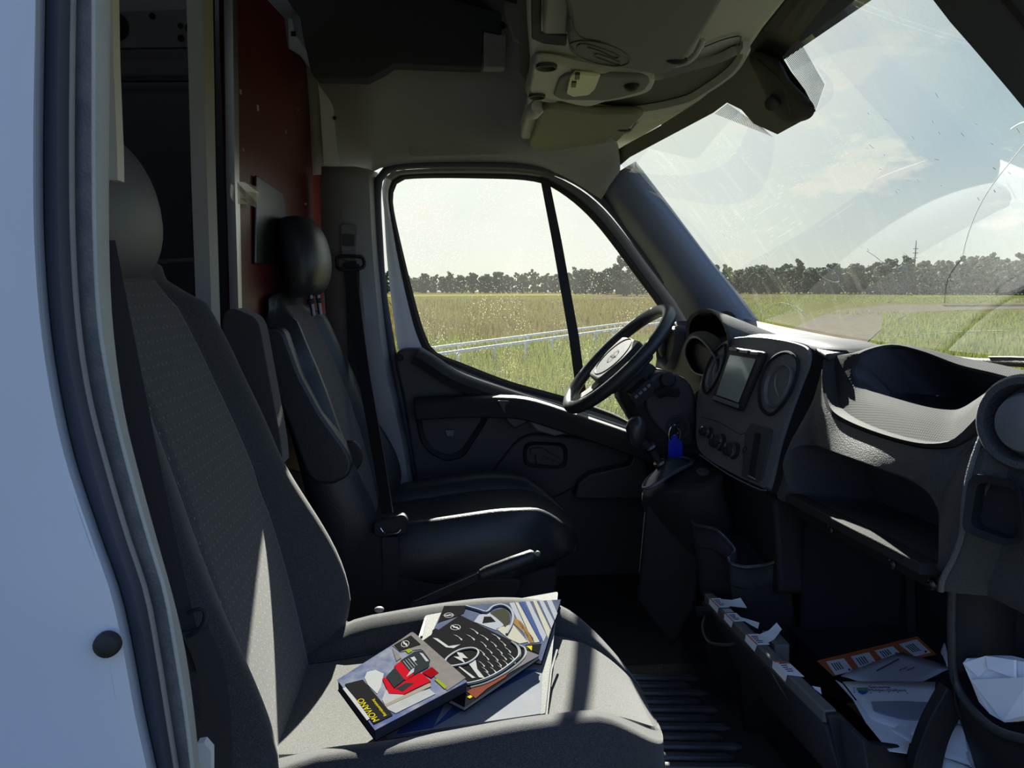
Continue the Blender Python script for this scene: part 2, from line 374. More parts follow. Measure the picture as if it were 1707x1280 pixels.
# bare painted flange between lining and red board
fl = pl([(528, 128), (545, 130), (556, 180), (560, 240), (566, 272), (540, 276), (537, 230), (533, 170)], 2.445)
obj('painted_flange', slab(fl, (0, .01, 0)), m_whiteint, wl)
obj('flange_hole', lathe([(.006, 0), (.006, -.003)], P(558, 197, 2.440), (0, 1, 0), 10), m_cargo, wl)
fl2 = pl([(480, 30), (500, 34), (512, 60), (530, 108), (521, 118), (500, 96), (482, 84)], 2.43)
obj('painted_flange', slab(fl2, (0, .01, 0)), m_whiteint, wl)
for q in ((489, 56), (505, 57)): obj('flange_hole', slab(pl([(q[0] - 4, q[1] - 4), (q[0] + 4, q[1] - 4), (q[0] + 4, q[1] + 4), (q[0] - 4, q[1] + 4)], 2.426), (0, .003, 0)), m_cargo, wl)
# dark shelf cloth above
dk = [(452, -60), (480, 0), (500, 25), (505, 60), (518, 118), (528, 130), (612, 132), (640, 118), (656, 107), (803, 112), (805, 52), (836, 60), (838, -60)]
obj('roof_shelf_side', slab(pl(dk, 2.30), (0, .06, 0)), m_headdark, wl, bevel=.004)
obj('bracket', slab(pl([(838, -40), (868, -40), (876, 10), (875, 40), (868, 70), (858, 66), (848, 40), (842, 20)], 2.2), (0, .02, 0)), m_lgrey, wl, bevel=.004)
obj('shelf_fixing', slab(pl([(806, 52), (832, 58), (845, 56), (843, 112), (806, 112)], 2.29), (0, .05, 0)), m_head, wl, bevel=.003)
obj('screw', lathe([(.010, 0), (.010, -.004), (.004, -.006)], P(838, 43, 2.27), (0, 1, 0), 12), m_black, wl)

# ------------------------------------------------------------------ driver door
dr = thing('door_1', 'driver door with grimy window, black lower trim and quarter pane', 'door', P(880, 1000, 2.55), kind='structure')
GL = [(653, 350), (652, 318), (662, 300), (690, 294), (790, 293), (885, 297), (935, 316), (995, 368), (1065, 460), (1112, 530), (1128, 600), (1100, 716), (1020, 690), (950, 667), (850, 640), (765, 607), (722, 588), (705, 560), (690, 512), (670, 430)]
OUTL = [(640, 350), (637, 310), (650, 288), (690, 282), (790, 280), (885, 284), (945, 303), (1010, 352), (1090, 455), (1150, 540), (1170, 620), (1130, 750), (1030, 715), (950, 692), (850, 665), (765, 635), (705, 610), (668, 592), (655, 520), (645, 430)]
gl = crom(pl(GL, 2.55), 96, True); ol = crom(pl(OUTL, 2.52), 96, True)
gl0 = [p + Vector((0, .025, 0)) for p in gl]
_wf = loft([gl0, gl, [a.lerp(b, .5) + Vector((0, -.012, 0)) for a, b in zip(gl, ol)], ol, [p + Vector((0, .05, 0)) for p in ol]], closed=True)
def _cx(f): return sum(_wf[0][i].x for i in f) / len(f)
def _cz(f): return sum(_wf[0][i].z for i in f) / len(f)
_wh = [f for f in _wf[1] if _cx(f) < -.06 and _cz(f) < 1.36]; _dkf = [f for f in _wf[1] if not (_cx(f) < -.06 and _cz(f) < 1.36)]
obj('window_frame', (_wf[0], _wh), m_whiteint, dr, ang=50); obj('upper_frame', (_wf[0], _dkf), m_grey, dr, ang=50)
gc = sum(gl, Vector()) / len(gl)
obj('window_seal', loft([[p + (p - gc).normalized() * a + Vector((0, b, 0)) for p in gl] for a, b in ((-.008, .012), (-.010, -.004), (.0, -.014), (.014, -.014), (.024, -.004))], closed=True), m_rubber, dr)
m_sideglass = glassmat('dusty_side_glass', dust=.035, specks=.55, refl=.03)
m_windscreen = glassmat('dusty_windscreen', tint=(.90, .95, .96), dust=.03, specks=.22, refl=.008, smear=.05)
obj('window_pane', flat([p + Vector((0, .012, 0)) for p in gl]), m_sideglass, dr, smooth=False)
# divider bar of the quarter pane
obj('divider_bar', loft([p3(r) for r in [[(899, 290, 2.53), (914, 292, 2.53), (914, 292, 2.56), (899, 290, 2.56)], [(920, 400, 2.53), (936, 400, 2.53), (936, 400, 2.56), (920, 400, 2.56)], [(948, 560, 2.53), (965, 560, 2.53), (965, 560, 2.56), (948, 560, 2.56)], [(961, 660, 2.53), (978, 660, 2.53), (978, 660, 2.56), (961, 660, 2.56)]]], closed=True, cap0=True, cap1=True), m_rubber, dr, smooth=False)
# weather strip round the door opening (on the body side)
sealp = crom(p3([(700, 840, 2.5), (688, 760, 2.5), (664, 640, 2.5), (640, 500, 2.5), (632, 400, 2.5), (629, 320, 2.5), (638, 290, 2.5), (672, 276, 2.5), (790, 274, 2.5), (880, 278, 2.5), (950, 296, 2.495), (1015, 345, 2.49), (1085, 438, 2.48), (1150, 525, 2.47), (1165, 560, 2.46)]), 70)
obj('door_opening_seal', tube(sealp, .013, 10), m_sealdark, dr)
# white door edge seen below the window beside the pillar
obj('door_edge', slab(pl([(672, 640), (680, 640), (698, 812), (690, 815)], 2.5), (0, .03, 0)), m_whiteint, dr)
# lower trim panel
TP = [(657, 596), (664, 584), (676, 581), (700, 581), (722, 594), (765, 622), (850, 652), (950, 682), (1100, 735), (1180, 770), (1180, 1080), (740, 1080), (706, 900), (694, 800), (672, 660)]
tp = [P(x, y, 2.47) for x, y in TP]
obj('trim_panel', slab(rounded(tp, .012), (0, .06, 0)), m_dgrey, dr, bevel=.008, seg=3)
# shiny window sill ledge
led = crom(p3([(700, 584, 2.475), (722, 597, 2.47), (765, 625, 2.47), (850, 655, 2.47), (950, 686, 2.465), (1060, 722, 2.46), (1150, 752, 2.46)]), 30)
obj('window_sill', profile(led, [(-.004, -.005), (.03, -.012), (.05, -.03), (.05, .0), (.03, .012), (0, .014)], (0, -.35, 1)), mat('sill_plastic', (.035, .037, .04), .28), dr)
# arm rest with pull, upper ridge
ar = crom(p3([(690, 668, 2.44), (760, 664, 2.44), (830, 664, 2.42), (880, 668, 2.40), (950, 690, 2.39), (1060, 728, 2.39), (1120, 752, 2.39)]), 30)
obj('armrest', profile(ar, [(0, .012), (.03, .008), (.045, -.01), (.045, -.06), (-.06, -.06), (-.06, .0)], (0, 0, 1)), m_black, dr, ang=30, bevel=.006)
ah = [(828, 668), (880, 668), (950, 690), (945, 706), (905, 702), (880, 704), (858, 716), (846, 705)]
obj('pull_handle', slab(pl(ah, 2.37), (0, .06, 0)), m_dgrey, dr, bevel=.006)
ah2 = [(880, 700), (900, 695), (958, 706), (950, 722), (925, 727), (895, 718)]
obj('switch_panel', slab(pl(ah2, 2.362), (0, .05, 0)), m_grey, dr, bevel=.004)
# storage recess behind the speaker
def recess(name, loop, inner, depth, mt_rim, mt_in, parent, n=48, rim=.006):
    a = resamp(loop, n, True); c = sum(a, Vector()) / n
    b = resamp(inner, n, True)
    dv = Vector(depth)
    g = loft([a, [p.lerp(q, .25) - dv.normalized() * rim for p, q in zip(a, b)], b, [p + dv for p in b]], closed=True, cap1=True)
    return obj(name, g, mt_in if mt_rim is None else mt_rim, parent, ang=35)
lp = rounded(pl([(690, 683), (818, 683), (812, 702), (774, 762), (745, 770), (717, 757), (700, 735)], 2.462), .02)
lpi = rounded(pl([(702, 692), (806, 690), (800, 704), (768, 752), (745, 759), (722, 750), (708, 728)], 2.464), .02)
recess('storage_recess', lp, lpi, (0, .05, 0), None, m_black, dr)
obj('recess_clip', slab(rounded(pl([(742, 717), (758, 717), (756, 727), (745, 727)], 2.455), .003), (0, .02, 0)), m_grey, dr, bevel=.002)
obj('recess_shelf', slab(pl([(722, 742), (780, 738), (770, 756), (745, 762), (725, 754)], 2.475), (0, .03, 0)), m_dgrey, dr, bevel=.004)
# inner door handle in its oval well, pressed lower panel, map pocket
pan = rounded(pl([(818, 790), (860, 735), (885, 722), (960, 728), (1060, 748), (1110, 770), (1110, 800), (1040, 806), (960, 812), (930, 830), (830, 840)], 2.452), .03)
obj('lower_panel', slab(pan, (0, .03, 0)), m_dgrey, dr, bevel=.01, seg=3)
hw = rounded(pl([(872, 736), (946, 738), (946, 782), (872, 778)], 2.446), .034, 6)
hwi = rounded(pl([(878, 741), (940, 743), (940, 777), (878, 773)], 2.446), .03, 6)
h = recess('handle_well', hw, hwi, (0, .028, 0), None, m_black, dr)
obj('inner_handle', slab(rounded(pl([(884, 748), (902, 746), (936, 766), (934, 772), (905, 760), (902, 774), (894, 774), (893, 758), (884, 756)], 2.440), .003), (0, .014, 0)), m_dgrey, h, bevel=.003)
obj('door_pocket', slab(rounded(pl([(958, 832), (965, 805), (985, 790), (1050, 776), (1058, 758), (1068, 752), (1078, 770), (1082, 800), (1072, 832)], 2.40), .01), (0, .07, 0)), m_dgrey, dr, bevel=.008, seg=3)
obj('corner_screw', lathe([(.012, 0), (.012, -.003), (.008, -.005), (.006, -.003), (.001, -.003)], P(667, 596, 2.465), (0, 1, 0), 14), m_black, dr)

# ------------------------------------------------------------------ windscreen
def wtop(Y): q = ((Y - 1.63) / .75) ** 2; return Vector((.712 - .165 * q, Y, 1.49 - .09 * q))
def wbase(Y): q = ((Y - 1.63) / .75) ** 2; return Vector((1.13 - .17 * q, Y, .862 + .054 * q))
def wpt(Y, v):
    a, b = wtop(Y), wbase(Y); p = a.lerp(b, v); p.x += .035 * math.sin(math.pi * v); p.z += .03 * math.sin(math.pi * v) * (1 - ((Y - 1.63) / .75) ** 2) * .6
    return p
YS = [.88 + 1.5 * i / 36 for i in range(37)]
wgeo = loft([[wpt(Y, v / 16) for Y in YS] for v in range(17)])
wnd = struct('window_1', wgeo, m_windscreen, 'dusty scratched windscreen over the dashboard', 'windscreen')
_wg = loft([[wpt(.3 + 2.7 * i / 50, -.6 + 2.0 * v / 30) for i in range(51)] for v in range(31)])
WB = BVHTree.FromPolygons([tuple(p) for p in _wg[0]], _wg[1])
def PW(px, py, off=.004): return PS(px, py, WB, off)
m_frit = mat('black_glass_band', (.055, .055, .042), .5)
# dark band along the header, sensor patch
band = [(1020, 300), (1031, 278), (1050, 262), (1110, 230), (1189, 188), (1212, 171), (1236, 183), (1256, 206), (1296, 224), (1340, 200), (1360, 185), (1342, 150), (1318, 118), (1304, 95), (1318, 78), (1332, 62), (1384, -4), (1400, -30)]
bandu = [(985, 300), (1010, 262), (1040, 243), (1100, 210), (1150, 180), (1170, 165), (1190, 150), (1205, 138), (1215, 130), (1225, 118), (1230, 105), (1235, 95), (1245, 82), (1250, 75), (1262, 60), (1272, 50), (1340, -34), (1350, -60)]
bl = [PW(*q) for q in band]; bu = [PW(*q) for q in bandu]
def sub2(a, n): return resamp(a, n)
obj('glass_band', loft([[x.lerp(y, t) for x, y in zip(bl, bu)] for t in (0, .33, .66, 1)]), m_frit, wnd, smooth=False)
# fine printed lines either side of the sensor patch
def hatch(poly_a, poly_b, k):
    gs = []
    for i in range(k):
        t = i / (k - 1)
        a0 = poly_a[0].lerp(poly_a[1], t); b0 = poly_b[0].lerp(poly_b[1], t); d = (poly_a[1] - poly_a[0]) / k * .2
        gs.append(flat([a0 - d, b0 - d, b0 + d, a0 + d]))
    return join(*gs)
m_fritline = mat('printed_lines', (.20, .19, .2), .6)
obj('printed_lines', hatch([PW(1306, 92), PW(1358, 186)], [PW(1332, 66), PW(1374, 140)], 40), m_fritline, wnd, smooth=False, kind='stuff')
obj('printed_lines', hatch([PW(1192, 190), PW(1288, 228)], [PW(1214, 173), PW(1272, 214)], 38), m_fritline, wnd, smooth=False, kind='stuff')
# scratches, cracks and bug marks on the glass
m_scr = mat('glass_scratch', (.8, .82, .78), .6)
m_mark = mat('bug_mark', (.10, .10, .10), .8)
def scratch(pts, r, m=None, nm='scratch'):
    q = crom([PW(x, y, .002) for x, y in pts], 14)
    obj(nm, tube(q, r, 4), m or m_scr, wnd)
scratch([(1605, 425), (1612, 395), (1625, 360), (1640, 330), (1660, 300), (1680, 275), (1700, 250), (1720, 225)], .0006, nm='crack')
scratch([(1685, 215), (1700, 206), (1720, 200)], .0008, nm='crack')
scratch([(1265, 528), (1300, 505), (1340, 520)], .0005)
scratch([(1360, 450), (1375, 445), (1392, 455), (1400, 468), (1385, 470), (1368, 460), (1360, 450)], .0006)
scratch([(1395, 470), (1410, 490), (1425, 510)], .0005)
scratch([(1445, 418), (1465, 432), (1480, 446)], .0006)
scratch([(1575, 505), (1576, 480), (1585, 455), (1602, 432)], .0005, m_mark)
scratch([(1470, 563), (1560, 556), (1678, 552)], .0004)
scratch([(1310, 500), (1330, 515), (1345, 530)], .0006)
for i in range(40):
    x, y = random.choice([(random.uniform(1500, 1700), random.uniform(200, 330)), (random.uniform(1180, 1560), random.uniform(380, 520)), (random.uniform(1430, 1560), random.uniform(150, 320))])
    a = random.uniform(.2, 1.1); l = random.uniform(3, 11)
    scratch([(x, y), (x + l * math.cos(a) * .6, y + l * math.sin(a) * .6), (x + l * math.cos(a), y + l * math.sin(a))], random.uniform(.0002, .0004), random.choice([m_scr, m_scr, m_scr, m_mark]), 'mark')
# ------------------------------------------------------------------ A pillars
pl1 = crom(p3([(990, 312, 2.52), (1030, 362, 2.49), (1080, 430, 2.48), (1130, 505, 2.47), (1175, 585, 2.46)]), 20)
pl2 = crom(p3([(1012, 300, 2.45), (1070, 372, 2.41), (1120, 438, 2.40), (1175, 508, 2.40), (1225, 575, 2.40)]), 20)
pl3 = crom(p3([(1036, 284, 2.42), (1098, 365, 2.38), (1160, 447, 2.37), (1222, 522, 2.37), (1270, 590, 2.37)]), 20)
pl4 = [p + Vector((.05, .03, .03)) for p in pl3]
ap = struct('wall_front', loft([list(s) for s in zip(pl1, pl2, pl3, pl4)]), mat('pillar_trim_plastic', (.16, .18, .22), .55, bump=(700, .15)), 'dark blue grey trim of the far windscreen pillar', 'pillar', ang=75, solid=.008, soff=-1)
def mir(p): return Vector((p.x, 3.26 - p.y, p.z))
# near pillar: mirror image, with its painted return and seal
mp = [[mir(p) for p in s] for s in (pl1, pl2, pl3, pl4)]
in_ = [P(1545, -60, .88), P(1562, 0, .88), P(1600, 44, .88), P(1655, 108, .88), P(1712, 176, .88), P(1800, 285, .88), P(1950, 470, .88), P(2080, 640, .88)]
in_ = crom(in_, 20)
o1 = [p + Vector((-.03, -.05, .035)) for p in in_]; o2 = [p + Vector((-.05, -.11, .05)) for p in in_]; o3 = [p + Vector((-.02, -.16, .07)) for p in in_]
i0 = [p + Vector((.03, .01, .04)) for p in in_]
np_ = obj('near_pillar', loft([list(s) for s in zip(i0, in_, o1, o2, o3)]), mat('near_pillar_trim', (.07, .075, .09), .6), ap, ang=30, solid=.008)
obj('near_pillar_seal', tube([p + Vector((-.035, -.075, .04)) for p in in_], .009, 8), m_rubber, ap)
# header of the near door opening and roof side (out of view above)
obj('roof_side', join(quad((-.32, .68, 1.40), (.55, .70, 1.40), (.55, .68, 1.9), (-.32, .68, 1.9))), m_whiteint, ap, solid=.05)

# ------------------------------------------------------------------ near B pillar: body side, seals
c0 = [(75, -420), (74, -40), (72, 100), (70, 250), (72, 400), (82, 540), (100, 660), (125, 770), (165, 890), (200, 990), (222, 1090), (240, 1190), (262, 1290), (268, 1330)]
c1 = [(99, -420), (98, -40), (96, 100), (95, 250), (97, 400), (106, 540), (126, 660), (152, 770), (188, 890), (222, 990), (244, 1090), (262, 1190), (280, 1290), (284, 1330)]
c2 = [(122, -420), (121, -40), (119, 100), (118, 250), (120, 400), (129, 540), (147, 660), (175, 770), (210, 890), (243, 990), (262, 1090), (278, 1190), (294, 1290), (298, 1330)]
c3 = [(151, -420), (150, -40), (150, 100), (150, 250), (152, 400), (160, 540), (180, 660), (206, 770), (240, 890), (270, 990), (288, 1090), (304, 1190), (316, 1290), (320, 1330)]
c4 = [(185, -420), (184, -40), (183, 100), (182, 250), (182, 400), (188, 540), (206, 680), (232, 790), (262, 900), (290, 1000), (310, 1090), (324, 1190), (334, 1290), (338, 1330)]
wr = struct('wall_right', loft([crom(s, 44) for s in (
    [P(x - 520, y, .575) for x, y in c0], [P(x - 330, y, .572) for x, y in c0], [P(x - 200, y, .57) for x, y in c0], [P(x - 60, y, .578) for x, y in c0], [P(x - 18, y, .585) for x, y in c0], [P(x - 4, y, .60) for x, y in c0], [P(x + 8, y, .64) for x, y in c0])]), m_white, 'white painted door pillar with grime beside the black seal', 'pillar', ang=50, solid=.004, soff=0)
obj('door_seal', loft([crom([P(x, y, Y) for x, y in c], 44) for c, Y in ((c0, .625), ([(a[0] + 4, a[1]) for a in c0], .600), (c1, .592), ([(a[0] - 5, a[1]) for a in c2], .60), (c2, .625))]), m_sealdark, wr, ang=60)
obj('seal_highlight', tube(crom([P(x - 1, y, .612) for x, y in c2], 44), .0035, 8), m_sealgrey, wr)  # pale tube drawn as the highlight line between the two seals
obj('seal_bulb', loft([crom([P(x, y, Y) for x, y in c], 44) for c, Y in ((c2, .625), ([(a[0] + 6, a[1]) for a in c2], .612), ([(a[0] - 12, a[1]) for a in c3], .6065), ([(a[0] + 2, a[1]) for a in c3], .6075))]), m_sealmid, wr, ang=60)
obj('inner_seal', loft([crom([P(x, y, Y) for x, y in c], 44) for c, Y in (([(a[0] + 1, a[1]) for a in c3], .608), ([(a[0] + 9, a[1]) for a in c3], .609), ([(a[0] - 8, a[1]) for a in c4], .625), (c4, .655), ([(a[0] - 2, a[1]) for a in c4], .74))]), m_sealgrey, wr, ang=60)
obj('rubber_plug', lathe([(.0005, -.006), (.006, -.0055), (.0095, -.003), (.0102, 0), (.0102, .004)], P(178, 1075, .574), (0, 1, 0), 20), m_rubber, wr)
m_grime = mat('grime', (.30, .32, .38), .9)
for i0, i1, dx in ((1, 7, -13), (6, 11, -20), (9, 13, -42)):
    q = [P(x + dx, y, .5862 if dx > -18 else (.5843 if dx > -30 else .5805)) for x, y in c0[i0:i1]]
    obj('grime_line', tube(crom(q, 26), [.0003 + .0011 * math.sin(math.pi * k / 25) for k in range(26)], 6), m_grime, wr)
obj('body_wall', join(quad((-2.6, .585, -.4), (-.36, .585, -.4), (-.36, .585, 1.95), (-2.6, .585, 1.95)), quad((-.34, .66, -.4), (1.2, .64, -.4), (1.2, .64, -.02), (-.34, .66, -.02))), m_white, wr, solid=.01)
obj('sill_tread', slab([P(320, 1300, .70), P(352, 1300, .70), P(352, 1252, .70), P(340, 1238, .70), P(328, 1240, .70)], (0, .01, 0)), m_whiteint, wr)

# ------------------------------------------------------------------ partition behind the seats
bk = thing('bulkhead', 'red painted board partition with aluminium edge behind driver seat', 'partition', (-.46, 2.0, 0))
XB = -.455
BXN = Vector((1, -.05, 0)).normalized()
def bx(px, py): return PPL(px, py, Vector((-.42, 2.58, 1)), BXN)
bd = [(396, 760), (392, 420), (388, 300), (380, 60), (377, -160), (430, -160), (446, 0), (474, 30), (480, 80), (500, 92), (518, 116), (527, 150), (532, 200), (538, 400), (545, 600), (560, 800)]
obj('board', slab([bx(*q) for q in bd], (-.018, 0, 0)), m_red, bk, smooth=False)
def vpost(x0, x1, ytop, yref, z0, z1, thick, mt, nm, par):
    a, b = PX(x0, yref, XB), PX(x1, yref, XB); yy0, yy1 = sorted((a.y, b.y))
    return obj(nm, box((XB - thick / 2 + .005, (yy0 + yy1) / 2, (z0 + z1) / 2), (thick, yy1 - yy0, z1 - z0)), mt, par, bevel=.002)
e = obj('edge_trim', slab([bx(*q) for q in [(374, -160), (388, -160), (393, 300), (398, 540), (400, 760), (392, 760), (388, 540), (381, 300)]], (.008, 0, 0)), m_alu, bk, smooth=False)
obj('edge_strip', slab([bx(*q) for q in [(371, -160), (375, -160), (381, 300), (388, 540), (392, 760), (388, 760), (384, 540), (377, 300)]], (.018, 0, 0)), m_alu, bk, smooth=False)
for q in ((379, 40), (384, 178), (391, 444)): obj('rivet', sph(bx(*q) + Vector((.009, 0, 0)), (.002, .0035, .0035), 10, 6), m_chrome, bk)
post = thing('partition_post', 'pale grey upright post at the open edge of the cargo doorway', 'post', (XB, 1.5, 0))
obj('post_face', slab([bx(*q) for q in [(333, -160), (352, -160), (360, 300), (368, 560), (375, 760), (362, 760), (354, 560), (345, 300)]], (-.03, 0, 0)), m_lgrey, post, smooth=False)
obj('post_channel', slab([bx(*q) + Vector((-.02, 0, 0)) for q in [(352, -160), (372, -160), (378, 300), (384, 540), (388, 760), (375, 760), (368, 560), (360, 300)]], (-.03, 0, 0)), m_cargo, post, smooth=False)
np2 = obj('partition_upright', slab([P(x, y, 1.0) for x, y in [(176, -60), (186, -60), (189, 100), (195, 246), (196, 300), (180, 300)]], (0, .02, 0)), mat('cream_paint', (.62, .60, .50), .5), None, smooth=False)
np2['label'] = 'narrow cream upright strip behind the passenger headrest'; np2['category'] = 'post'
# plate on the board, paint chips, tape
pp = obj('latch_plate', slab(rounded([bx(*q) + Vector((.003, 0, 0)) for q in [(421, 292), (466, 322), (471, 345), (471, 440), (420, 440)]], .006), (.006, 0, 0)), m_darkmetal, bk, bevel=.002)
for (x, y, w, hh) in ((400, 153, 2.2, 5), (429, 180, 2.2, 6), (496, 183, 1.5, 2), (476, 220, 1.5, 4), (509, 340, 2, 2), (405, 250, 1.2, 3)):
    obj('paint_chip', flat([bx(x - w, y - hh) + Vector((.0012, 0, 0)), bx(x + w, y - hh * .6) + Vector((.0012, 0, 0)), bx(x + w * .7, y + hh) + Vector((.0012, 0, 0)), bx(x - w * .6, y + hh * .7) + Vector((.0012, 0, 0))]), m_lgrey, bk, smooth=False)
tape_g = []
tr_ = [[(373, 306), (384, 302), (398, 304), (418, 312)], [(372, 318), (383, 316), (399, 318), (419, 322)], [(374, 330), (386, 330), (398, 330), (417, 336)], [(376, 338), (388, 340), (398, 340), (416, 348)]]
tg = loft([[bx(*q) + Vector((.012 + .008 * random.random(), 0, 0)) for q in r] for r in tr_])
m_tape = bpy.data.materials.new('clear_tape'); m_tape.use_nodes = True
_b = m_tape.node_tree.nodes['Principled BSDF']; _b.inputs['Base Color'].default_value = (.55, .50, .40, 1); _b.inputs['Roughness'].default_value = .15; _b.inputs['Alpha'].default_value = .55
tp_o = obj('packing_tape', tg, m_tape, None, smooth=False); tp_o['label'] = 'crumpled piece of clear tape stuck across the metal edge of the red board'; tp_o['category'] = 'tape'
# cargo side: painted rail with holes, dim frame
cr = thing('cargo_rail', 'dim grey perforated roof rail inside the dark cargo hold', 'rail', P(270, 50, 2.45))
m_rail = mat('dim_rail_paint', (.20, .20, .22), .6)
obj('rail_plate', slab(pl([(150, 22), (340, 14), (340, 78), (150, 80)], 2.50), (0, .02, 0)), m_rail, cr, smooth=False)
for (x, y, r) in ((190, 45, .045), (254, 27, .009), (301, 43, .008), (317, 47, .015), (302, 64, .01)):
    obj('rail_hole', lathe([(r, 0), (r, -.003)], P(x, y, 2.497), (0, 1, 0), 16), m_cargo, cr)
obj('lower_rail', slab(pl([(150, 126), (340, 124), (340, 134), (150, 135)], 2.5), (0, .02, 0)), mat('lower_rail_paint', (.05, .05, .06), .7), cr, smooth=False)
rd = obj('cargo_rod', tube([P(262, 437, 2.3), P(365, 432, 2.2)], .008, 8), m_grey); rd['label'] = 'thin grey rod across the dark cargo hold'; rd['category'] = 'rod'
# ================================================================== seats
def sst(a, b, x): t = min(max((x - a) / (b - a), 0), 1); return t * t * (3 - 2 * t)
def splitloft(secs, m_front, panel, closed=True):
    """closed-loop loft split in two sets of faces: panel(i,j) True / False; returns two geos"""
    vs, fs = loft(secs, closed=True, cap0=True, cap1=True); m = len(secs[0]); ns = len(secs)
    A, B = [], []
    k = 0
    for i in range(ns - 1):
        for j in range(m):
            (A if panel(i, j) else B).append(fs[k]); k += 1
    B += fs[k:]
    def comp(F):
        ids = sorted({i for f in F for i in f}); mp = {a: b for b, a in enumerate(ids)}
        return [vs[i] for i in ids], [tuple(mp[i] for i in f) for f in F]
    return comp(A), comp(B)
def seat(label, cx, cy, rec, mats, back_h=.755, cz=.0, hx=.03, hup=.10):
    mside, mpanel, mcush, mcpanel = mats[:4]
    t = thing('seat', label, 'seat', (cx, cy, 0))
    r = math.radians(rec); A = Vector((-math.sin(r), 0, math.cos(r))); Nn = Vector((math.cos(r), 0, math.sin(r)))
    piv = Vector((cx - .245, cy, .33 + cz))
    NF = 41; uu = [-1 + 2 * k / (NF - 1) for k in range(NF)]
    secs = []; ss = []
    K = 34
    for i in range(K):
        s = -.06 + (back_h + .06) * i / (K - 1); f = i / (K - 1)
        w = .225 + .035 * math.sin(math.pi * min(max(f / .75, 0), 1)) - .035 * sst(.78, 1.0, f)
        bh = .082 * (.08 + .92 * sst(.0, .2, f)) * (1 - .66 * sst(.22, .58, f)) * (1 - sst(.90, 1, f))
        th = .11 - .03 * f
        top = sst(.90, 1.0, f)
        lean = .018 * math.sin(math.pi * f * 1.1) - .012 * sst(.55, 1, f)       # lumbar bulge, upper part leans back
        seam = -.006 * math.exp(-((f - .50) / .014) ** 2)
        loop = []
        for u in uu:
            a = abs(u); y = w * math.copysign(a ** .96, u) * (1.07 if u < 0 else 1)
            if a < .62: n = -.010 * (a / .62) ** 2 * 0 + seam - .008 * math.exp(-((a - .62) / .03) ** 2)
            else:
                q = (a - .62) / .38; n = bh * (.55 if u < 0 else 1) * (math.sin(math.pi * min(q * .72, 1)) ** .8 if q > 0 else 0) - .05 * max(q - .72, 0) / .28 * .9 - .008 * math.exp(-((a - .62) / .03) ** 2)
            n = n + lean
            n = n * (1 - top) + (-.035) * top
            loop.append((y * (1 - .10 * top), n))
        back = [(w * 1.02, -.055), (w * .99, -th * .85), (w * .85, -th - .012), (w * .4, -th - .02), (0, -th - .022), (-w * .4, -th - .02), (-w * .85, -th - .012), (-w * .99, -th * .85), (-w * 1.02, -.055)]
        back = [(y * (1.07 if y < 0 else 1), (n + lean) * (1 - top) + (-.045 - (.012 if abs(y) < w * .9 else 0)) * top) for y, n in back]
        secs.append([piv + A * s + Vector((0, y, 0)) + Nn * n for y, n in loop + back])
    # rounded crown
    last = secs[-1]; c = sum(last, Vector()) / len(last)
    secs.append([c + (p - c) * .80 + A * .012 for p in last]); secs.append([c + (p - c) * .3 + A * .016 for p in last])
    j0 = next(k for k, u in enumerate(uu) if u > -.62); j1 = max(k for k, u in enumerate(uu) if u < .62)
    ga, gb = splitloft(secs, NF, lambda i, j: j0 <= j < j1 and i < K - 2)
    obj('backrest', gb, mside, t, ang=70); obj('backrest_panel', ga, mpanel, t, ang=70)
    # piping along the crown seam
    def bpt(f, a, up=.0):
        i = min(int(round(f * (K - 1))), K - 1); j = min(range(NF), key=lambda k: abs(uu[k] - a)); return secs[i][j]
    obj('piping', tube([bpt(f / 30, -.62) + Nn * .002 for f in range(3, 29)], .0022, 6), mside, t)
    obj('piping', tube([bpt(f / 30, .62) + Nn * .002 for f in range(3, 29)], .0022, 6), mside, t)
    # ---- cushion
    X0, X1 = cx - .27, cx + .335; K2 = 30; secs = []
    for i in range(K2):
        f = i / (K2 - 1)
        x = X0 + (X1 - X0) * (1 - (1 - f) ** 1.6) if f > .0 else X0
        g = (x - X0) / (X1 - X0)
        w = .225 + .03 * math.sin(math.pi * min(g / .8, 1)) ; e = 0
        if g > .66: e = (g - .66) / .34; w = .06 + (w - .06) * math.sqrt(max(1 - e ** 2.4, 0)) if e < 1 else .06
        ztop = .362 + cz + .038 * sst(0, .75, g) - .075 * max(e - .25, 0) ** 2.0 / .5625
        zb = .25 + cz + .05 * e
        bh = .042 * (1 - .45 * sst(.55, 1, g)) * sst(-.05, .2, g) * (1 - sst(.35, 1, e))
        loop = []
        cross = -.007 * math.exp(-((g - .56) / .018) ** 2)
        for u in uu:
            a = abs(u); y = w * u
            if a < .6: z = ztop + cross - .007 * math.exp(-((a - .6) / .03) ** 2) - .006 * (1 - (a / .6) ** 2)
            else:
                q = (a - .6) / .4; z = ztop + bh * math.sin(math.pi * min(q * .70, 1)) ** .5 - .05 * max(q - .70, 0) / .3 - .007 * math.exp(-((a - .6) / .03) ** 2)
            loop.append((y, z))
        ze = loop[-1][1]
        side = [(w * 1.025, ze - .3 * (ze - zb)), (w * 1.03, ze - .65 * (ze - zb)), (w * .98, zb + .004), (w * .5, zb), (0, zb), (-w * .5, zb), (-w * .98, zb + .004), (-w * 1.03, ze - .65 * (ze - zb)), (-w * 1.025, ze - .3 * (ze - zb))]
        secs.append([Vector((x, cy + y, z)) for y, z in loop + side])
    j0 = next(k for k, u in enumerate(uu) if u > -.6); j1 = max(k for k, u in enumerate(uu) if u < .6)
    ga, gb = splitloft(secs, NF, lambda i, j: j0 <= j < j1 and i < K2 - 4)
    obj('cushion', gb, mcush, t, ang=70); obj('cushion_panel', ga, mcpanel, t, ang=70)
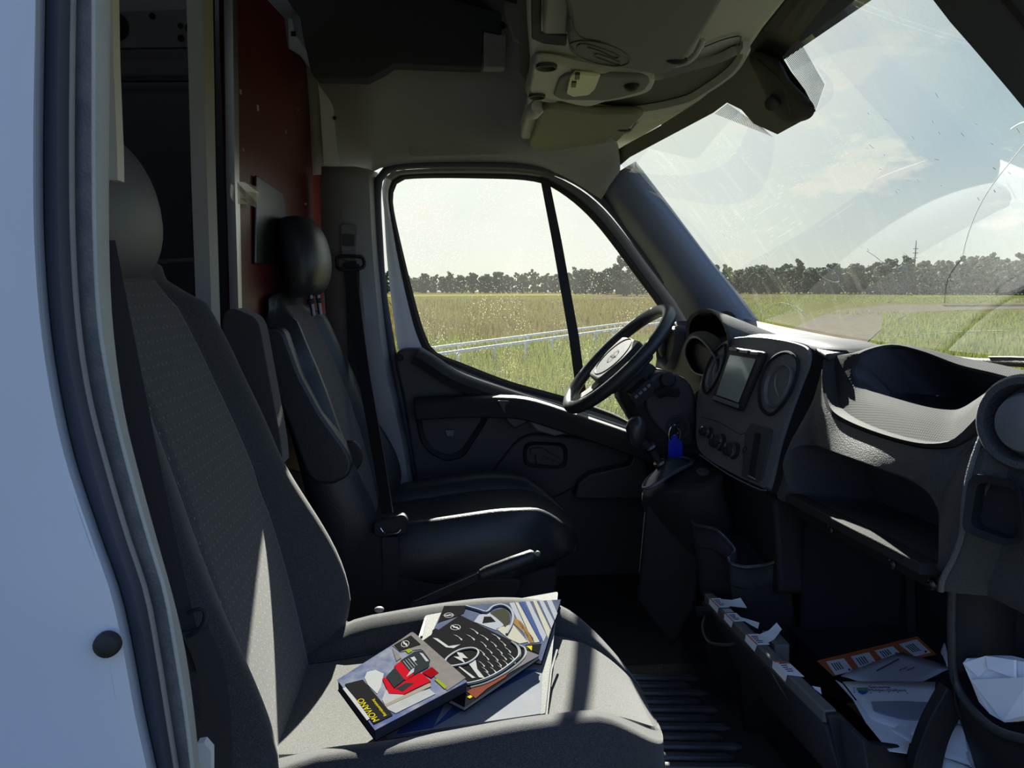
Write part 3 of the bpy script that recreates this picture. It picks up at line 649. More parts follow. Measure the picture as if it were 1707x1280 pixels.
    for a in (-.6, .6):
        j = min(range(NF), key=lambda k: abs(uu[k] - a))
        obj('piping', tube([secs[i][j] + Vector((0, 0, .002)) for i in range(1, K2 - 12)], .002, 6), mcush, t)
    # ---- head restraint on two posts
    hc = piv + A * (back_h + hup) + Vector((hx, 0, 0))
    r2 = r * .45; A2 = Vector((-math.sin(r2), 0, math.cos(r2))); N2 = Vector((math.cos(r2), 0, math.sin(r2)))
    hs = []; K3 = 18
    for i in range(K3 + 1):
        a = -math.pi / 2 + math.pi * i / K3; h = .108 * math.copysign(abs(math.sin(a)) ** .8, math.sin(a)); q = max(math.cos(a), 0) ** .45
        w = (.138 - .018 * (h / .108)) * max(q, .05); d = .058 * max(q, .05)
        loop = []
        for k in range(28):
            tt = 2 * math.pi * k / 28; cc, ssn = math.cos(tt), math.sin(tt)
            y = w * math.copysign(abs(cc) ** .75, cc); n = d * math.copysign(abs(ssn) ** .75, ssn)
            if n > 0: n *= 1.0 - .10 * (abs(y) / w)
            loop.append(hc + A2 * h + Vector((0, y, 0)) + N2 * (n - .018 * (h / .1) ** 2))
        hs.append(loop)
    h = obj('headrest', loft(hs, closed=True, cap0=True, cap1=True), mats[4], t, ang=70)
    for sg in (-1, 1):
        obj('headrest_post', tube([hc + Vector((0, .055 * sg, 0)) - A2 * .16, hc + Vector((0, .055 * sg, 0)) - A2 * .06], .006, 8), m_darkmetal, t)
        obj('post_collar', lathe([(.012, 0), (.012, .012), (.007, .014)], hc + Vector((0, .055 * sg, 0)) - A2 * .128, A2, 12), m_black, t)
    # ---- base and side covers
    obj('seat_base', slab([Vector((cx + x, cy - .20, z)) for x, z in [(-.22, 0), (.22, 0), (.25, .10), (.26, .27 + cz), (-.25, .27 + cz), (-.25, .1)]], (0, .40, 0)), m_black, t, bevel=.012)
    for sg in (-1, 1):
        obj('side_cover', slab(rounded([Vector((cx + x, cy + sg * .235 - .015, z)) for x, z in [(-.33, .16 + cz), (.08, .17 + cz), (.15, .22 + cz), (.16, .26 + cz), (-.12, .28 + cz), (-.20, .40 + cz), (-.31, .40 + cz), (-.35, .28 + cz)]], .03), (0, .03, 0)), m_black, t, bevel=.006)
    return t
ps = seat('dark cloth passenger seat with manuals lying on its cushion', -.005, 1.125, 14.5, (m_fab, m_fabdots, m_fab, fabric('cushion_cloth', (.045, .046, .048), fleck=(.15, .145, .132), sheen=.25), m_headrest), cz=-.015, hx=-.03, hup=.075)
ds = seat('black driver seat with worn leatherette cushion facing the steering wheel', .03, 2.085, 15, (m_leather, m_fabdots, m_leather, m_leather, m_leather), cz=-.01, hx=.045, back_h=.69, hup=.105)
# recliner knobs
obj('recliner_knob', join(lathe([(.02, 0), (.024, .004), (.022, .018), (.012, .024)], P(556, 990, 1.40), (0.2, 1, 0), 18)), m_dgrey, ps)
obj('belt_stalk_cap', sph(P(632, 1016, 1.43), (.01, .008, .006)), m_grey, ps)
# folded arm rest of the passenger seat
a1 = pl([(373, 700), (370, 540), (374, 520), (388, 513), (424, 528), (433, 544), (468, 735), (472, 780), (430, 740)], 1.415)
obj('armrest', slab(rounded(a1, .012), (0, .06, 0)), m_fab, ps, bevel=.014, seg=4)
# driver's arm rest and its pivot
a2 = pl([(438, 560), (442, 547), (462, 545), (474, 553), (500, 625), (535, 690), (580, 752), (588, 775), (580, 795), (556, 808), (525, 806), (510, 790), (478, 700), (452, 640)], 1.79)
obj('armrest', slab(rounded(a2, .012), (0, .055, 0)), m_leather, ds, bevel=.014, seg=4)
obj('armrest_pivot', slab(rounded(pl([(566, 740), (590, 735), (603, 752), (603, 775), (590, 790), (572, 788)], 1.835), .012), (0, .03, 0)), m_black, ds, bevel=.005)
obj('seat_tag', slab(pl([(702, 818), (712, 815), (722, 821), (732, 820), (735, 824), (712, 826)], 2.34), (0, .004, 0)), m_paper, ds)

# ================================================================== seat belts
def ribbon(path, wdirs, th=.0016):
    secs = []
    T, _ = frames(path)
    for i, p in enumerate(path):
        w = Vector(wdirs[i] if isinstance(wdirs, list) else wdirs); nn = T[i].cross(w).normalized() * th
        secs.append([p - w / 2 - nn, p + w / 2 - nn, p + w / 2 + nn, p - w / 2 + nn])
    return loft(secs, closed=True, cap0=True, cap1=True)
db = thing('seat_belt', 'driver seat belt hanging from the grey height adjuster on the pillar', 'seat belt', P(582, 900, 2.42))
adj = obj('height_adjuster', slab(rounded(pl([(566, 376), (572, 372), (592, 374), (597, 380), (595, 428), (588, 435), (574, 434), (568, 428)], 2.425), .008), (0, .022, 0)), m_grey, db, bevel=.005, seg=3)
obj('adjuster_button', slab(rounded(pl([(571, 390), (592, 391), (591, 410), (571, 409)], 2.419), .004), (0, .008, 0)), m_dgrey, adj, bevel=.002)
obj('guide_loop', tube(crom([P(562, 438, 2.41), P(565, 428, 2.41), P(600, 428, 2.41), P(607, 436, 2.41), P(604, 446, 2.40), P(582, 450, 2.40), P(564, 447, 2.40)], 30, True), .006, 8, True), m_black, db)
pa = crom([P(583, 436, 2.41), P(592, 520, 2.37), P(606, 620, 2.26), P(620, 700, 2.12), P(634, 780, 1.97), P(646, 855, 1.845)], 30)
obj('webbing', ribbon(pa, [Vector((.042, -.008, .008)).lerp(Vector((.030, -.03, .012)), i / 29) for i in range(30)]), m_belt, db)
pa2 = crom([P(588, 440, 2.43), P(590, 560, 2.43), P(600, 720, 2.43), P(625, 880, 2.43)], 16)
obj('webbing_lower', ribbon(pa2, Vector((.042, 0, 0))), m_belt, db)
bu = obj('buckle', slab(rounded(pl([(622, 872), (640, 866), (672, 858), (680, 866), (678, 890), (640, 896), (624, 894)], 1.82), .008), (0, .03, 0)), m_black, db, bevel=.004)
obj('latch_tongue', tube(crom([P(634, 880, 1.815), P(642, 889, 1.812), P(662, 888, 1.812), P(668, 882, 1.812)], 12), .0018, 6), m_chrome, bu)
obj('buckle_strap', ribbon(crom([P(650, 895, 1.825), P(652, 950, 1.83), P(648, 1010, 1.84)], 8), Vector((.04, 0, 0))), m_belt, db)
pb = thing('seat_belt', 'passenger seat belt running down behind the pale pillar seal', 'seat belt', P(300, 1200, .78))
pbp = crom([P(158, 400, .78), P(172, 470, .78), P(187, 544, .78), P(207, 642, .78), P(240, 800, .78), P(288, 1010, .78), P(316, 1120, .78)], 24)
obj('webbing', ribbon(pbp, Vector((.034, .012, 0))), m_belt, pb)
obj('guide_bracket', tube(crom([P(312, 1022, .775), P(330, 1015, .775), P(341, 1020, .775), P(338, 1040, .775), P(322, 1056, .775), P(312, 1060, .775)], 20), .0022, 8), m_black, pb)
obj('lower_strap', ribbon(crom([P(325, 1050, .78), P(350, 1110, .78), P(362, 1200, .78), P(366, 1290, .78)], 14), Vector((.026, .01, 0))), m_belt, pb)
# ================================================================== dashboard
da = thing('dashboard', 'black grained van dashboard with centre screen, round vents and open trays', 'dashboard', (.75, 1.5, .0))
# --- centre fascia plane
F0, F1, F2 = P(1205, 575, 1.88), P(1375, 590, 1.45), P(1280, 820, 1.5)
FN = (F1 - F0).cross(F2 - F0).normalized()
if FN.dot(CAM - F0) < 0: FN = -FN
FU = (P(1205, 575, 1.88) - P(1165, 755, 1.86)).normalized()
def fp(px, py, off=0.0): return PPL(px, py, F0, FN) + FN * off
fas = [(1167, 752), (1162, 700), (1164, 660), (1174, 622), (1188, 592), (1205, 572), (1225, 563), (1262, 561), (1310, 567), (1345, 577), (1353, 590), (1350, 612), (1335, 650), (1316, 700), (1302, 745), (1292, 790), (1283, 815), (1270, 812), (1215, 786)]
fl_ = crom([fp(*q) for q in fas], 80, True)
fc = sum(fl_, Vector()) / 80
lv = [(1212, 576), (1203, 580), (1190, 596), (1180, 618), (1175, 640), (1177, 654), (1184, 655), (1196, 640), (1206, 618), (1212, 598)]
rv = [(1318, 588), (1300, 592), (1283, 608), (1272, 632), (1269, 660), (1273, 682), (1287, 692), (1305, 680), (1322, 655), (1333, 625), (1333, 600)]
scr = [(1226, 580), (1281, 588), (1284, 592), (1244, 686), (1238, 686), (1196, 670), (1194, 664)]
fasc = obj('centre_fascia', join(loft([[fc + (p - fc) * .985 + FN * .004 for p in fl_], fl_, [fc + (p - fc) * 1.02 - FN * .012 for p in fl_], [p - FN * .09 for p in fl_]], closed=True, cap0=True)), m_fascia, da, ang=30)
# broad dark chamfer on the passenger side of the fascia
ch_a = crom([fp(*q) for q in [(1262, 560), (1310, 566), (1346, 575), (1354, 590), (1351, 612), (1336, 650), (1318, 700), (1304, 745), (1294, 790), (1285, 822)]], 40)
ch_b = crom([fp(*q) - FN * .03 + Vector((.02, 0, 0)) for q in [(1272, 556), (1330, 563), (1374, 577), (1382, 596), (1376, 622), (1358, 660), (1336, 705), (1318, 750), (1306, 795), (1298, 830)]], 40)
ch_c = [p + Vector((.10, .0, .0)) for p in ch_b]
obj('fascia_edge', loft([list(s) for s in zip(ch_a, ch_b, ch_c)]), m_black, da, ang=25, solid=.006, soff=-1)
def vent(loop, nm, off=.006):
    a = crom([fp(*q, off) for q in loop], 40, True); c = sum(a, Vector()) / 40
    v = obj(nm, loft([[c + (p - c) * k + FN * h for p in a] for k, h in ((1.06, -.004), (1.03, .003), (.98, .004), (.90, -.006), (.84, -.026))], closed=True, cap1=True), m_black, da, ang=50)
    b = [c + (p - c) * .70 + FN * -.004 + Vector((.0, -.006, -.006)) for p in a]; cb = sum(b, Vector()) / 40
    obj('vent_ring', loft([[cb + (p - cb) * k + FN * h for p in b] for k, h in ((.98, -.02), (1.0, .006), (.94, .010), (.86, .004), (.84, -.014))], closed=True), m_grey, v, ang=50)
    # louvre
    w0 = [cb + (p - cb) * .84 - FN * .010 for p in b]
    obj('vent_core', flat(w0), m_cargo, v)
    obj('vent_louvre', tube(crom([b[5].lerp(cb, .1), cb.lerp(b[12], .25) + FN * .004, b[25].lerp(cb, .1)], 14), .0018, 6), m_lgrey, v)
    return v
vent(lv, 'air_vent'); vent(rv, 'air_vent')
# screen unit
so_ = rounded([fp(*q, .004) for q in scr], .006)
su = obj('screen_unit', slab(so_, FN * .010), m_black, da, bevel=.003)
obj('display', slab([fp(*q, .0148) for q in [(1226, 594), (1269, 601), (1240, 673), (1203, 660)]], FN * .0012), m_screen, su, smooth=False)
obj('lower_bar', slab(rounded([fp(*q, .014) for q in [(1199, 662), (1241, 676), (1240, 683), (1197, 668)]], .002), FN * .004), m_grey, su, bevel=.001)
for q in ((1231, 584), (1249, 588), (1267, 591)):
    obj('screen_button', slab(rounded([fp(q[0] + a, q[1] + b, .0145) for a, b in ((-5, -3), (7, -1.5), (5, 4), (-6, 2.5))], .002), FN * .004), m_lgrey if q[0] < 1260 else m_grey, su, bevel=.001)
# lower part of the fascia: heater panel, slots, knobs
hp = [fp(*q, .0045) for q in [(1246, 722), (1256, 706), (1292, 716), (1286, 745), (1274, 800), (1268, 806), (1240, 795)]]
obj('switch_plate', slab(rounded(hp, .008), FN * .003), m_dgrey, da, bevel=.0015)
obj('card_slot', slab(rounded([fp(*q, .009) for q in [(1264, 722), (1273, 724), (1262, 798), (1253, 793)]], .003), FN * -.010), m_cargo, da)
obj('slot_edge', tube([fp(1254, 794, .010), fp(1265, 800, .010)], .0015, 6), m_lgrey, da)
obj('round_socket', lathe([(.009, 0), (.009, .003), (.006, .003), (.006, -.004)], fp(1246, 751, .005), FN, 16, sx=.9), m_cargo, da)
for q, r in (((1186, 722), .013), ((1205, 738), .019), ((1228, 752), .018)):
    c = fp(*q, .003)
    k = obj('control_knob', lathe([(r * 1.15, 0), (r * 1.15, .004), (r * .92, .006), (r * .88, .024), (r * .80, .028), (r * .3, .029), (.0005, .029)], c, FN, 24), m_black, da)
    obj('knob_band', lathe([(r * .93, .010), (r * .95, .013), (r * .92, .017)], c, FN, 24), m_chrome, k)
    obj('knob_pointer', slab([c + FN * .0295 + FU * a + FN.cross(FU) * b for a, b in ((r * .2, -.001), (r * .75, -.001), (r * .75, .001), (r * .2, .001))], FN * .0006), m_lgrey, k)
obj('fascia_trim_line', tube(crom([fp(*q, .004) for q in [(1168, 758), (1215, 790), (1268, 816), (1280, 818)]], 16), .0018, 6), m_grey, da)
obj('fascia_groove', tube(crom([fp(*q, .004) for q in [(1172, 696), (1200, 704), (1236, 724), (1246, 722)]], 12), .0009, 6), m_cargo, da)

# --- top pad from fascia to windscreen, instrument hood
def tpd(px, py, z): return PZ(px, py, z)
tA = crom([fp(1188, 592, -.02), fp(1205, 572, -.01), fp(1262, 560, 0), fp(1345, 576, -.01), P(1388, 594, 1.40), P(1450, 604, 1.25), P(1560, 622, 1.08), P(1720, 648, .92)], 40)
tB = crom([wbase(2.38) + Vector((-.13, -.02, -.06)), wbase(2.1) + Vector((-.12, 0, -.02)), wbase(1.9) + Vector((-.10, 0, -.004)), wbase(1.7) + Vector((-.10, 0, .0)), wbase(1.5) + Vector((-.10, 0, .0)), wbase(1.3) + Vector((-.10, 0, .0)), wbase(1.1) + Vector((-.10, 0, 0)), wbase(.86) + Vector((-.10, 0, -.02))], 40)
tC = crom([wbase(2.42 - 1.6 * i / 12) + Vector((.02, 0, -.012)) for i in range(13)], 40)
tmid = [a.lerp(b, .5) + Vector((0, 0, .006)) for a, b in zip(tA, tB)]
PADCUT = 21
obj('top_pad', loft([list(s) for s in zip(tA[:PADCUT], tmid[:PADCUT], tB[:PADCUT], tC[:PADCUT])]), m_dash, da, ang=50, solid=.01, soff=-1)
obj('defrost_ledge', loft([[a + Vector((-.02, 0, .0)), b] for a, b in zip(tB[PADCUT - 1:], tC[PADCUT - 1:])]), m_dash, da, solid=.01, soff=-1)
obj('ledge_seam', tube([p + Vector((-.02, 0, .002)) for p in tB[PADCUT + 8:]], .002, 6), m_black, da)
ra = [(1146, 582), (1143, 548), (1150, 527), (1168, 516), (1188, 518), (1204, 538), (1213, 562), (1214, 585)]
r0 = crom([PX(*q, .715) for q in ra], 36)
rb = [(1222, 590), (1238, 574), (1256, 562), (1276, 557), (1296, 559), (1316, 564), (1332, 569), (1344, 575)]
r2 = crom([PX(*q, 1.0) for q in rb], 36)
r1 = [a.lerp(b, .45) + Vector((0, 0, .004)) for a, b in zip(r0, r2)]
ri = [p + Vector((.006, 0, 0)) + (Vector((.715, 2.03, .86)) - p) * .10 for p in r0]
_rc = sum(r1, Vector()) / len(r1)
ri2 = [_rc + (p - _rc) * .86 for p in r1]
obj('instrument_hood', loft([r2, r1, [p + Vector((.008, 0, .001)) for p in r0], r0, ri, ri2]), m_black, da, ang=50)
# instrument cluster: recessed dial face and round bezel
cc = PX(1178, 570, .80)
obj('dial_face', lathe([(.0005, .0), (.10, .0), (.11, -.004)], cc + Vector((.03, 0, -.01)), (-1, 0, .25), 28, sx=1.5, ref=(0, 1, 0)), m_cargo, da)
bz = [(1143, 590), (1148, 568), (1160, 562), (1175, 572), (1190, 592), (1197, 612), (1190, 624), (1172, 626), (1155, 618)]
obj('dial_bezel', tube(crom([PX(*q, .70) for q in bz], 40, True), .003, 8, True), m_dgrey, da)
obj('cluster_surround', loft([crom([PX(*q, .725) for q in [(1120, 612), (1124, 590), (1136, 570), (1150, 556), (1175, 552), (1200, 566), (1208, 590), (1204, 632), (1180, 640), (1150, 640), (1128, 630)]], 40, True), crom([PX(*q, .70) for q in bz], 40, True), crom([PX(q[0] * .9 + 117, q[1] * .9 + 60, .76) for q in bz], 40, True)], closed=True, cap1=True), m_black, da)
# left end of the dash with its round vent
ve = [(1098, 600), (1098, 575), (1106, 555), (1120, 546), (1128, 552), (1128, 575), (1120, 600), (1108, 614)]
vl = crom([PX(*q, .70) for q in ve], 36, True); vc = sum(vl, Vector()) / 36
v_ = obj('side_vent', loft([[vc + (p - vc) * k + Vector((h, 0, 0)) for p in vl] for k, h in ((1.12, .03), (1.05, 0), (.96, -.008), (.88, .0), (.8, .03))], closed=True, cap1=True), m_dgrey, da, ang=50)
obj('vent_flap', sph(vc + Vector((-.012, .012, 0)), (.012, .028, .032)), m_black, v_)
obj('dash_end', slab([PX(*q, .72) for q in [(1090, 620), (1100, 545), (1125, 535), (1150, 560), (1220, 600), (1220, 760), (1110, 760)]], (.18, 0, 0)), m_black, da, bevel=.01)
obj('knee_panel', slab([PX(*q, .70) for q in [(1080, 690), (1160, 650), (1175, 760), (1290, 830), (1300, 990), (1080, 990)]], (.2, 0, 0)), m_black, da, bevel=.01)

# --- passenger side: textured tray panel with open bin
def texmat():
    m = mat('woven_grain_plastic', (.040, .040, .042), .85, spec=.12); nt = m.node_tree; b = nt.nodes['Principled BSDF']
    tc = N(nt, 'ShaderNodeTexCoord'); mp = N(nt, 'ShaderNodeMapping', i={'Rotation': (.78, 0, 0), 'Scale': (260, 260, 260)}); L(nt, tc.outputs['Object'], mp.inputs[0])
    v = N(nt, 'ShaderNodeTexVoronoi', i={'Scale': 1.0, 'Randomness': 0.0}); L(nt, mp.outputs[0], v.inputs['Vector'])
    bp = N(nt, 'ShaderNodeBump', i={'Strength': .6, 'Distance': .0015}); L(nt, v.outputs[0], bp.inputs['Height']); L(nt, bp.outputs[0], b.inputs['Normal'])
    return m
m_tex = texmat()
# each tuple: pixel and lateral distance
outer = [(1388, 598, 1.44), (1420, 590, 1.40), (1480, 574, 1.40), (1540, 580, 1.34), (1600, 595, 1.25), (1660, 606, 1.15), (1712, 618, 1.06), (1760, 628, .98),
         (1760, 622, .88), (1712, 640, .89), (1680, 655, .90), (1655, 674, .91), (1625, 705, .925), (1600, 728, .945), (1580, 737, .965), (1540, 737, 1.01), (1480, 722, 1.11), (1430, 702, 1.225), (1404, 684, 1.31), (1392, 650, 1.39)]
hole = [(1432, 602, 1.36), (1446, 588, 1.36), (1490, 578, 1.35), (1540, 589, 1.29), (1600, 612, 1.20), (1660, 627, 1.11), (1712, 641, 1.03), (1760, 650, .965),
        (1760, 630, .915), (1712, 643, .93), (1685, 648, .95), (1660, 650, .985), (1632, 667, 1.01), (1610, 680, 1.03), (1590, 684, 1.06), (1545, 678, 1.11), (1490, 663, 1.21), (1450, 650, 1.30), (1432, 636, 1.345), (1425, 618, 1.36)]
oc = [P(*q) for q in outer]; hc_ = [P(*q) for q in hole]
oN, hN = [], []
def pair(a, b, k=4):
    """catmull both loops with matching samples per segment"""
    def cr(pts):
        n = len(pts); out = []
        for i in range(n):
            p0, p1, p2, p3_ = pts[i - 1], pts[i], pts[(i + 1) % n], pts[(i + 2) % n]
            for j in range(k):
                t = j / k; out.append(.5 * (2 * p1 + (p2 - p0) * t + (2 * p0 - 5 * p1 + 4 * p2 - p3_) * t * t + (3 * p1 - p0 - 3 * p2 + p3_) * t ** 3))
        return out
    return cr(a), cr(b)
oN, hN = pair(oc, hc_)
h1 = [p + Vector((.012, 0, -.004)) for p in hN]
hcen = sum(hN, Vector()) / len(hN)
h2 = [Vector((p.x + .09 if i < 36 else p.x + .05, p.y, p.z - (.09 if i < 36 else .05))) for i, p in enumerate(hN)]
h2 = [q.lerp(hcen + Vector((.07, 0, -.07)), .12) for q in h2]
obj('tray_panel', loft([oN, [a.lerp(b, .5) + Vector((-.004, 0, .004)) for a, b in zip(oN, hN)], [a.lerp(b, .93) + Vector((-.004, 0, .004)) for a, b in zip(oN, hN)], hN], closed=True), m_tex, da, ang=50)
obj('tray_bin', loft([hN, h1, h2], closed=True, cap1=True), mat('bin_plastic', (.03, .032, .042), .55), da, ang=35)
# rolled lip under the tray panel
lipA = crom([P(*q) for q in [(1372, 600, 1.43), (1370, 630, 1.41), (1374, 665, 1.375), (1385, 690, 1.335), (1410, 706, 1.27), (1470, 728, 1.125), (1530, 744, 1.015), (1578, 746, .955), (1606, 736, .93), (1640, 702, .91), (1664, 678, .90), (1690, 660, .89), (1730, 645, .88)]], 50)
lipB = crom([P(*q) for q in [(1390, 600, 1.43), (1392, 634, 1.40), (1396, 664, 1.36), (1404, 682, 1.31), (1430, 700, 1.225), (1480, 720, 1.11), (1540, 735, 1.01), (1580, 735, .965), (1600, 726, .945), (1628, 700, .925), (1655, 672, .91), (1684, 652, .90), (1730, 632, .88)]], 50)
obj('tray_lip', loft([[a + Vector((.02, 0, 0)), a, a.lerp(b, .5) + Vector((-.008, 0, .002)), b, b + Vector((.02, 0, 0))] for a, b in zip(lipA, lipB)]), m_lipm, da, ang=50)
# --- lower body with the open shelf
bo = [(1372, 612, 1.43), (1374, 665, 1.38), (1386, 692, 1.335), (1412, 708, 1.275), (1470, 730, 1.13), (1530, 746, 1.02), (1578, 748, .96), (1606, 738, .935), (1645, 700, .91), (1672, 672, .90),
      (1652, 702, .90), (1630, 755, .90), (1614, 820, .905), (1606, 890, .915), (1592, 930, .93), (1572, 962, 1.07), (1500, 925, 1.16), (1434, 890, 1.27), (1370, 858, 1.38), (1334, 842, 1.44),
      (1296, 830, 1.47), (1306, 795, 1.465), (1318, 750, 1.46), (1336, 705, 1.455), (1358, 660, 1.45)]
bh_ = [(1352, 742, 1.425), (1360, 744, 1.41), (1372, 748, 1.39), (1396, 757, 1.345), (1440, 772, 1.26), (1480, 787, 1.19), (1508, 797, 1.145), (1530, 808, 1.11), (1548, 822, 1.085), (1558, 838, 1.07),
       (1564, 852, 1.065), (1567, 872, 1.062), (1568, 900, 1.062), (1568, 925, 1.062), (1566, 942, 1.065), (1545, 932, 1.09), (1490, 904, 1.17), (1434, 877, 1.265), (1372, 846, 1.375), (1340, 830, 1.43),
       (1324, 815, 1.44), (1314, 795, 1.445), (1309, 775, 1.445), (1317, 752, 1.442), (1334, 743, 1.435)]
def gy(q, y0=735): return (q[0], q[1], q[2] - .10 * min(1, max(0, (1.48 - q[2]) / .2))) if q[1] > y0 else q
bO, bH = pair([P(*(gy(q, 760) if i > 14 else q)) for i, q in enumerate(bo)], [P(*gy(q)) for q in bh_])
obj('lower_body', loft([[p + Vector((.03, 0, 0)) for p in bO], bO, [a.lerp(b, .5) + Vector((-.006, 0, 0)) for a, b in zip(bO, bH)], [a.lerp(b, .92) + Vector((-.006, 0, 0)) for a, b in zip(bO, bH)], bH, [p + Vector((.012, 0, .0)) for p in bH], [p + Vector((.17, .0, -.015)) for p in bH]], closed=True, cap1=True), m_dash, da, ang=45)
# rail between the shelf and the glove box, with screws
rl0 = [P(*gy(q)) for q in [(1332, 826, 1.44), (1372, 846, 1.375), (1434, 878, 1.265), (1490, 905, 1.17), (1566, 944, 1.065)]]
obj('shelf_rail', profile(crom(rl0, 24), [(-.006, .004), (.03, .006), (.03, -.012), (-.004, -.014), (-.008, -.004)], (0, 0, 1)), m_lipm, da, bevel=.002)
rr = obj('glovebox_frame', slab([P(*gy(q)) for q in [(1330, 836, 1.445), (1434, 888, 1.27), (1567, 958, 1.07), (1562, 988, 1.072), (1500, 955, 1.165), (1430, 915, 1.275), (1385, 892, 1.35), (1352, 874, 1.41), (1330, 862, 1.445)]], (.05, 0, 0)), m_black, da, bevel=.004)
for q in ((1386, 882, 1.345), (1489, 940, 1.175), (1555, 974, 1.08)):
    obj('frame_screw', lathe([(.0085, 0), (.0085, .004), (.005, .006), (.004, .003), (.0005, .003)], P(*gy(q)) + Vector((-.0, 0, 0)), (-1, -.2, 0), 14), m_darkmetal, rr)
# glove box cavity walls
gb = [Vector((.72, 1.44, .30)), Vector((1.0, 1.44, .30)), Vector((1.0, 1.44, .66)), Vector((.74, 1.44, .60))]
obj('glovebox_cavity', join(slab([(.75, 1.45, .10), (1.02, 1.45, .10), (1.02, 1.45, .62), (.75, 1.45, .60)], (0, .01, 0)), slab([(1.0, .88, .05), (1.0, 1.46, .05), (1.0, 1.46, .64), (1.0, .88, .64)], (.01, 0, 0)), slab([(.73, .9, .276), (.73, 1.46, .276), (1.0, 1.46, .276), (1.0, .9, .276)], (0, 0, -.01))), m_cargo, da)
for q in ((1476, 950, 960), (1506, 940, 1062)): pass
for x in (1472, 1500): obj('cavity_rib', slab([PX(x, 935, .97), PX(x + 9, 937, .97), PX(x + 13, 1060, .97), PX(x + 4, 1060, .97)], (.02, 0, 0)), m_black, da)
obj('cavity_hinge', slab([P(*q) for q in [(1420, 895, 1.33), (1452, 908, 1.28), (1462, 915, 1.265), (1455, 922, 1.27), (1422, 908, 1.33)]], (.03, 0, 0)), m_grey, da, bevel=.003)
# --- passenger end pod with round vent, switch blank and bottle pocket
po = [(1700, 640, .87), (1672, 672, .885), (1652, 700, .89), (1634, 740, .89), (1618, 790, .895), (1610, 840, .90), (1606, 890, .905), (1592, 930, .92), (1574, 965, .935), (1571, 985, .94)]
pA = crom([P(*q) for q in po], 40)
pB = crom([P(q[0] + 46 + 30 * (i / 9), q[1] + 8, q[2] - .03) for i, q in enumerate(po)], 40)
pC = [p + Vector((.0, -.11, 0)) for p in pB]; pC = [Vector((p.x + .01, min(p.y, .84), p.z)) for p in pC]
p0_ = [p + Vector((.10, .015, 0)) for p in pA]
pD = [p + Vector((.10, -.05, 0)) for p in pC]
pod = obj('end_pod', loft([list(s) for s in zip(p0_, pA, [a.lerp(b, .4) + Vector((-.008, 0, 0)) for a, b in zip(pA, pB)], pB, pC, pD)]), m_dash, da, ang=40)
obj('pod_edge_highlight', tube([p + Vector((-.002, 0, 0)) for p in pA], .004, 8), m_fascia, pod)  # lighter tube imitates the lit rim along the pod
PO = P(1650, 830, .878); PNn = Vector((-.94, -.34, .05)).normalized()
def pp_(px, py, off=0): return PPL(px, py, PO, PNn) + PNn * off
vcn = pp_(1724, 704, .016)
pv = obj('round_vent', lathe([(.060, -.02), (.060, .004), (.056, .009), (.048, .008), (.045, -.004), (.045, -.03)], vcn, PNn, 40), m_dash, da, ang=40)
obj('vent_core', lathe([(.045, -.03), (.001, -.03)], vcn, PNn, 30), m_cargo, pv)
obj('vent_cap', lathe([(.038, -.02), (.038, .004), (.034, .012), (.02, .018), (.0005, .02)], vcn + Vector((0, -.004, 0)), PNn, 32), m_grey, pv)
rc = rounded([pp_(*q, .024) for q in [(1636, 800), (1648, 787), (1720, 800), (1730, 900), (1700, 908), (1625, 882)]], .012)
rci = rounded([pp_(*q, .024) for q in [(1648, 808), (1656, 802), (1712, 812), (1718, 892), (1698, 896), (1636, 874)]], .01)
obj('switch_blank', loft([resamp(rc, 48, True), [p + PNn * .004 for p in resamp(rc, 48, True)], resamp(rci, 48, True), [p - PNn * .02 for p in resamp(rci, 48, True)]], closed=True, cap1=True), m_black, da, ang=35)
# bottle pocket: back wall, floor and front lip
pk_b = [P(*q) for q in [(1582, 985, .985), (1600, 972, .97), (1650, 985, .93), (1720, 1000, .88), (1720, 1250, .88), (1640, 1200, .93), (1590, 1135, .975)]]
obj('pocket_back', slab([p + Vector((.09, .0, 0)) for p in pk_b], (.01, 0, 0)), m_black, da)
fr = crom([P(*q) for q in [(1588, 975, .972), (1586, 1040, .972), (1588, 1110, .972), (1594, 1140, .97), (1612, 1172, .945), (1640, 1202, .905), (1672, 1222, .865), (1720, 1235, .82)]], 36)
obj('pocket_lip', tube(fr, .006, 10), m_dgrey, da)
obj('pocket_front', loft([[p, p + Vector((.01, .0, -.05)), p + Vector((.05, .0, -.16)), p + Vector((.12, .0, -.20))] for p in fr[14:]]), m_black, da, solid=.006, soff=-1)
obj('pocket_side', loft([[p, p + Vector((.10, .0, 0))] for p in fr[:16]]), m_black, da, solid=.005)
obj('pod_skirt', slab([P(*q) for q in [(1580, 960, .985), (1600, 945, .97), (1720, 975, .87), (1720, 1005, .87), (1610, 975, .96), (1590, 985, .98)]], (.06, 0, 0)), m_dash, da, bevel=.008)
# --- centre floor console with cup tray
cp = crom([P(*q) for q in [(1154, 868, 1.63), (1160, 876, 1.61), (1189, 881, 1.575), (1206, 894, 1.555), (1222, 912, 1.535), (1224, 921, 1.525), (1216, 930, 1.52), (1217, 938, 1.51), (1242, 945, 1.495), (1278, 941, 1.49), (1302, 930, 1.485), (1315, 922, 1.48)]], 44)
m_lip = mat('glossy_lip', (.035, .037, .042), .18)
obj('cup_tray_lip', tube(cp, .0045, 8), m_lip, da)
obj('cup_tray_front', loft([[p, p + Vector((.004, 0, -.05)), p + Vector((.03, 0, -.20)), p + Vector((.05, 0, -.40))] for p in cp]), m_black, da, solid=.006, soff=-1)
obj('cup_tray_floor', flat([p + Vector((0, 0, -.05)) for p in cp] + [cp[-1] + Vector((.12, .0, -.05)), cp[0] + Vector((.14, .05, -.05))]), m_cargo, da)
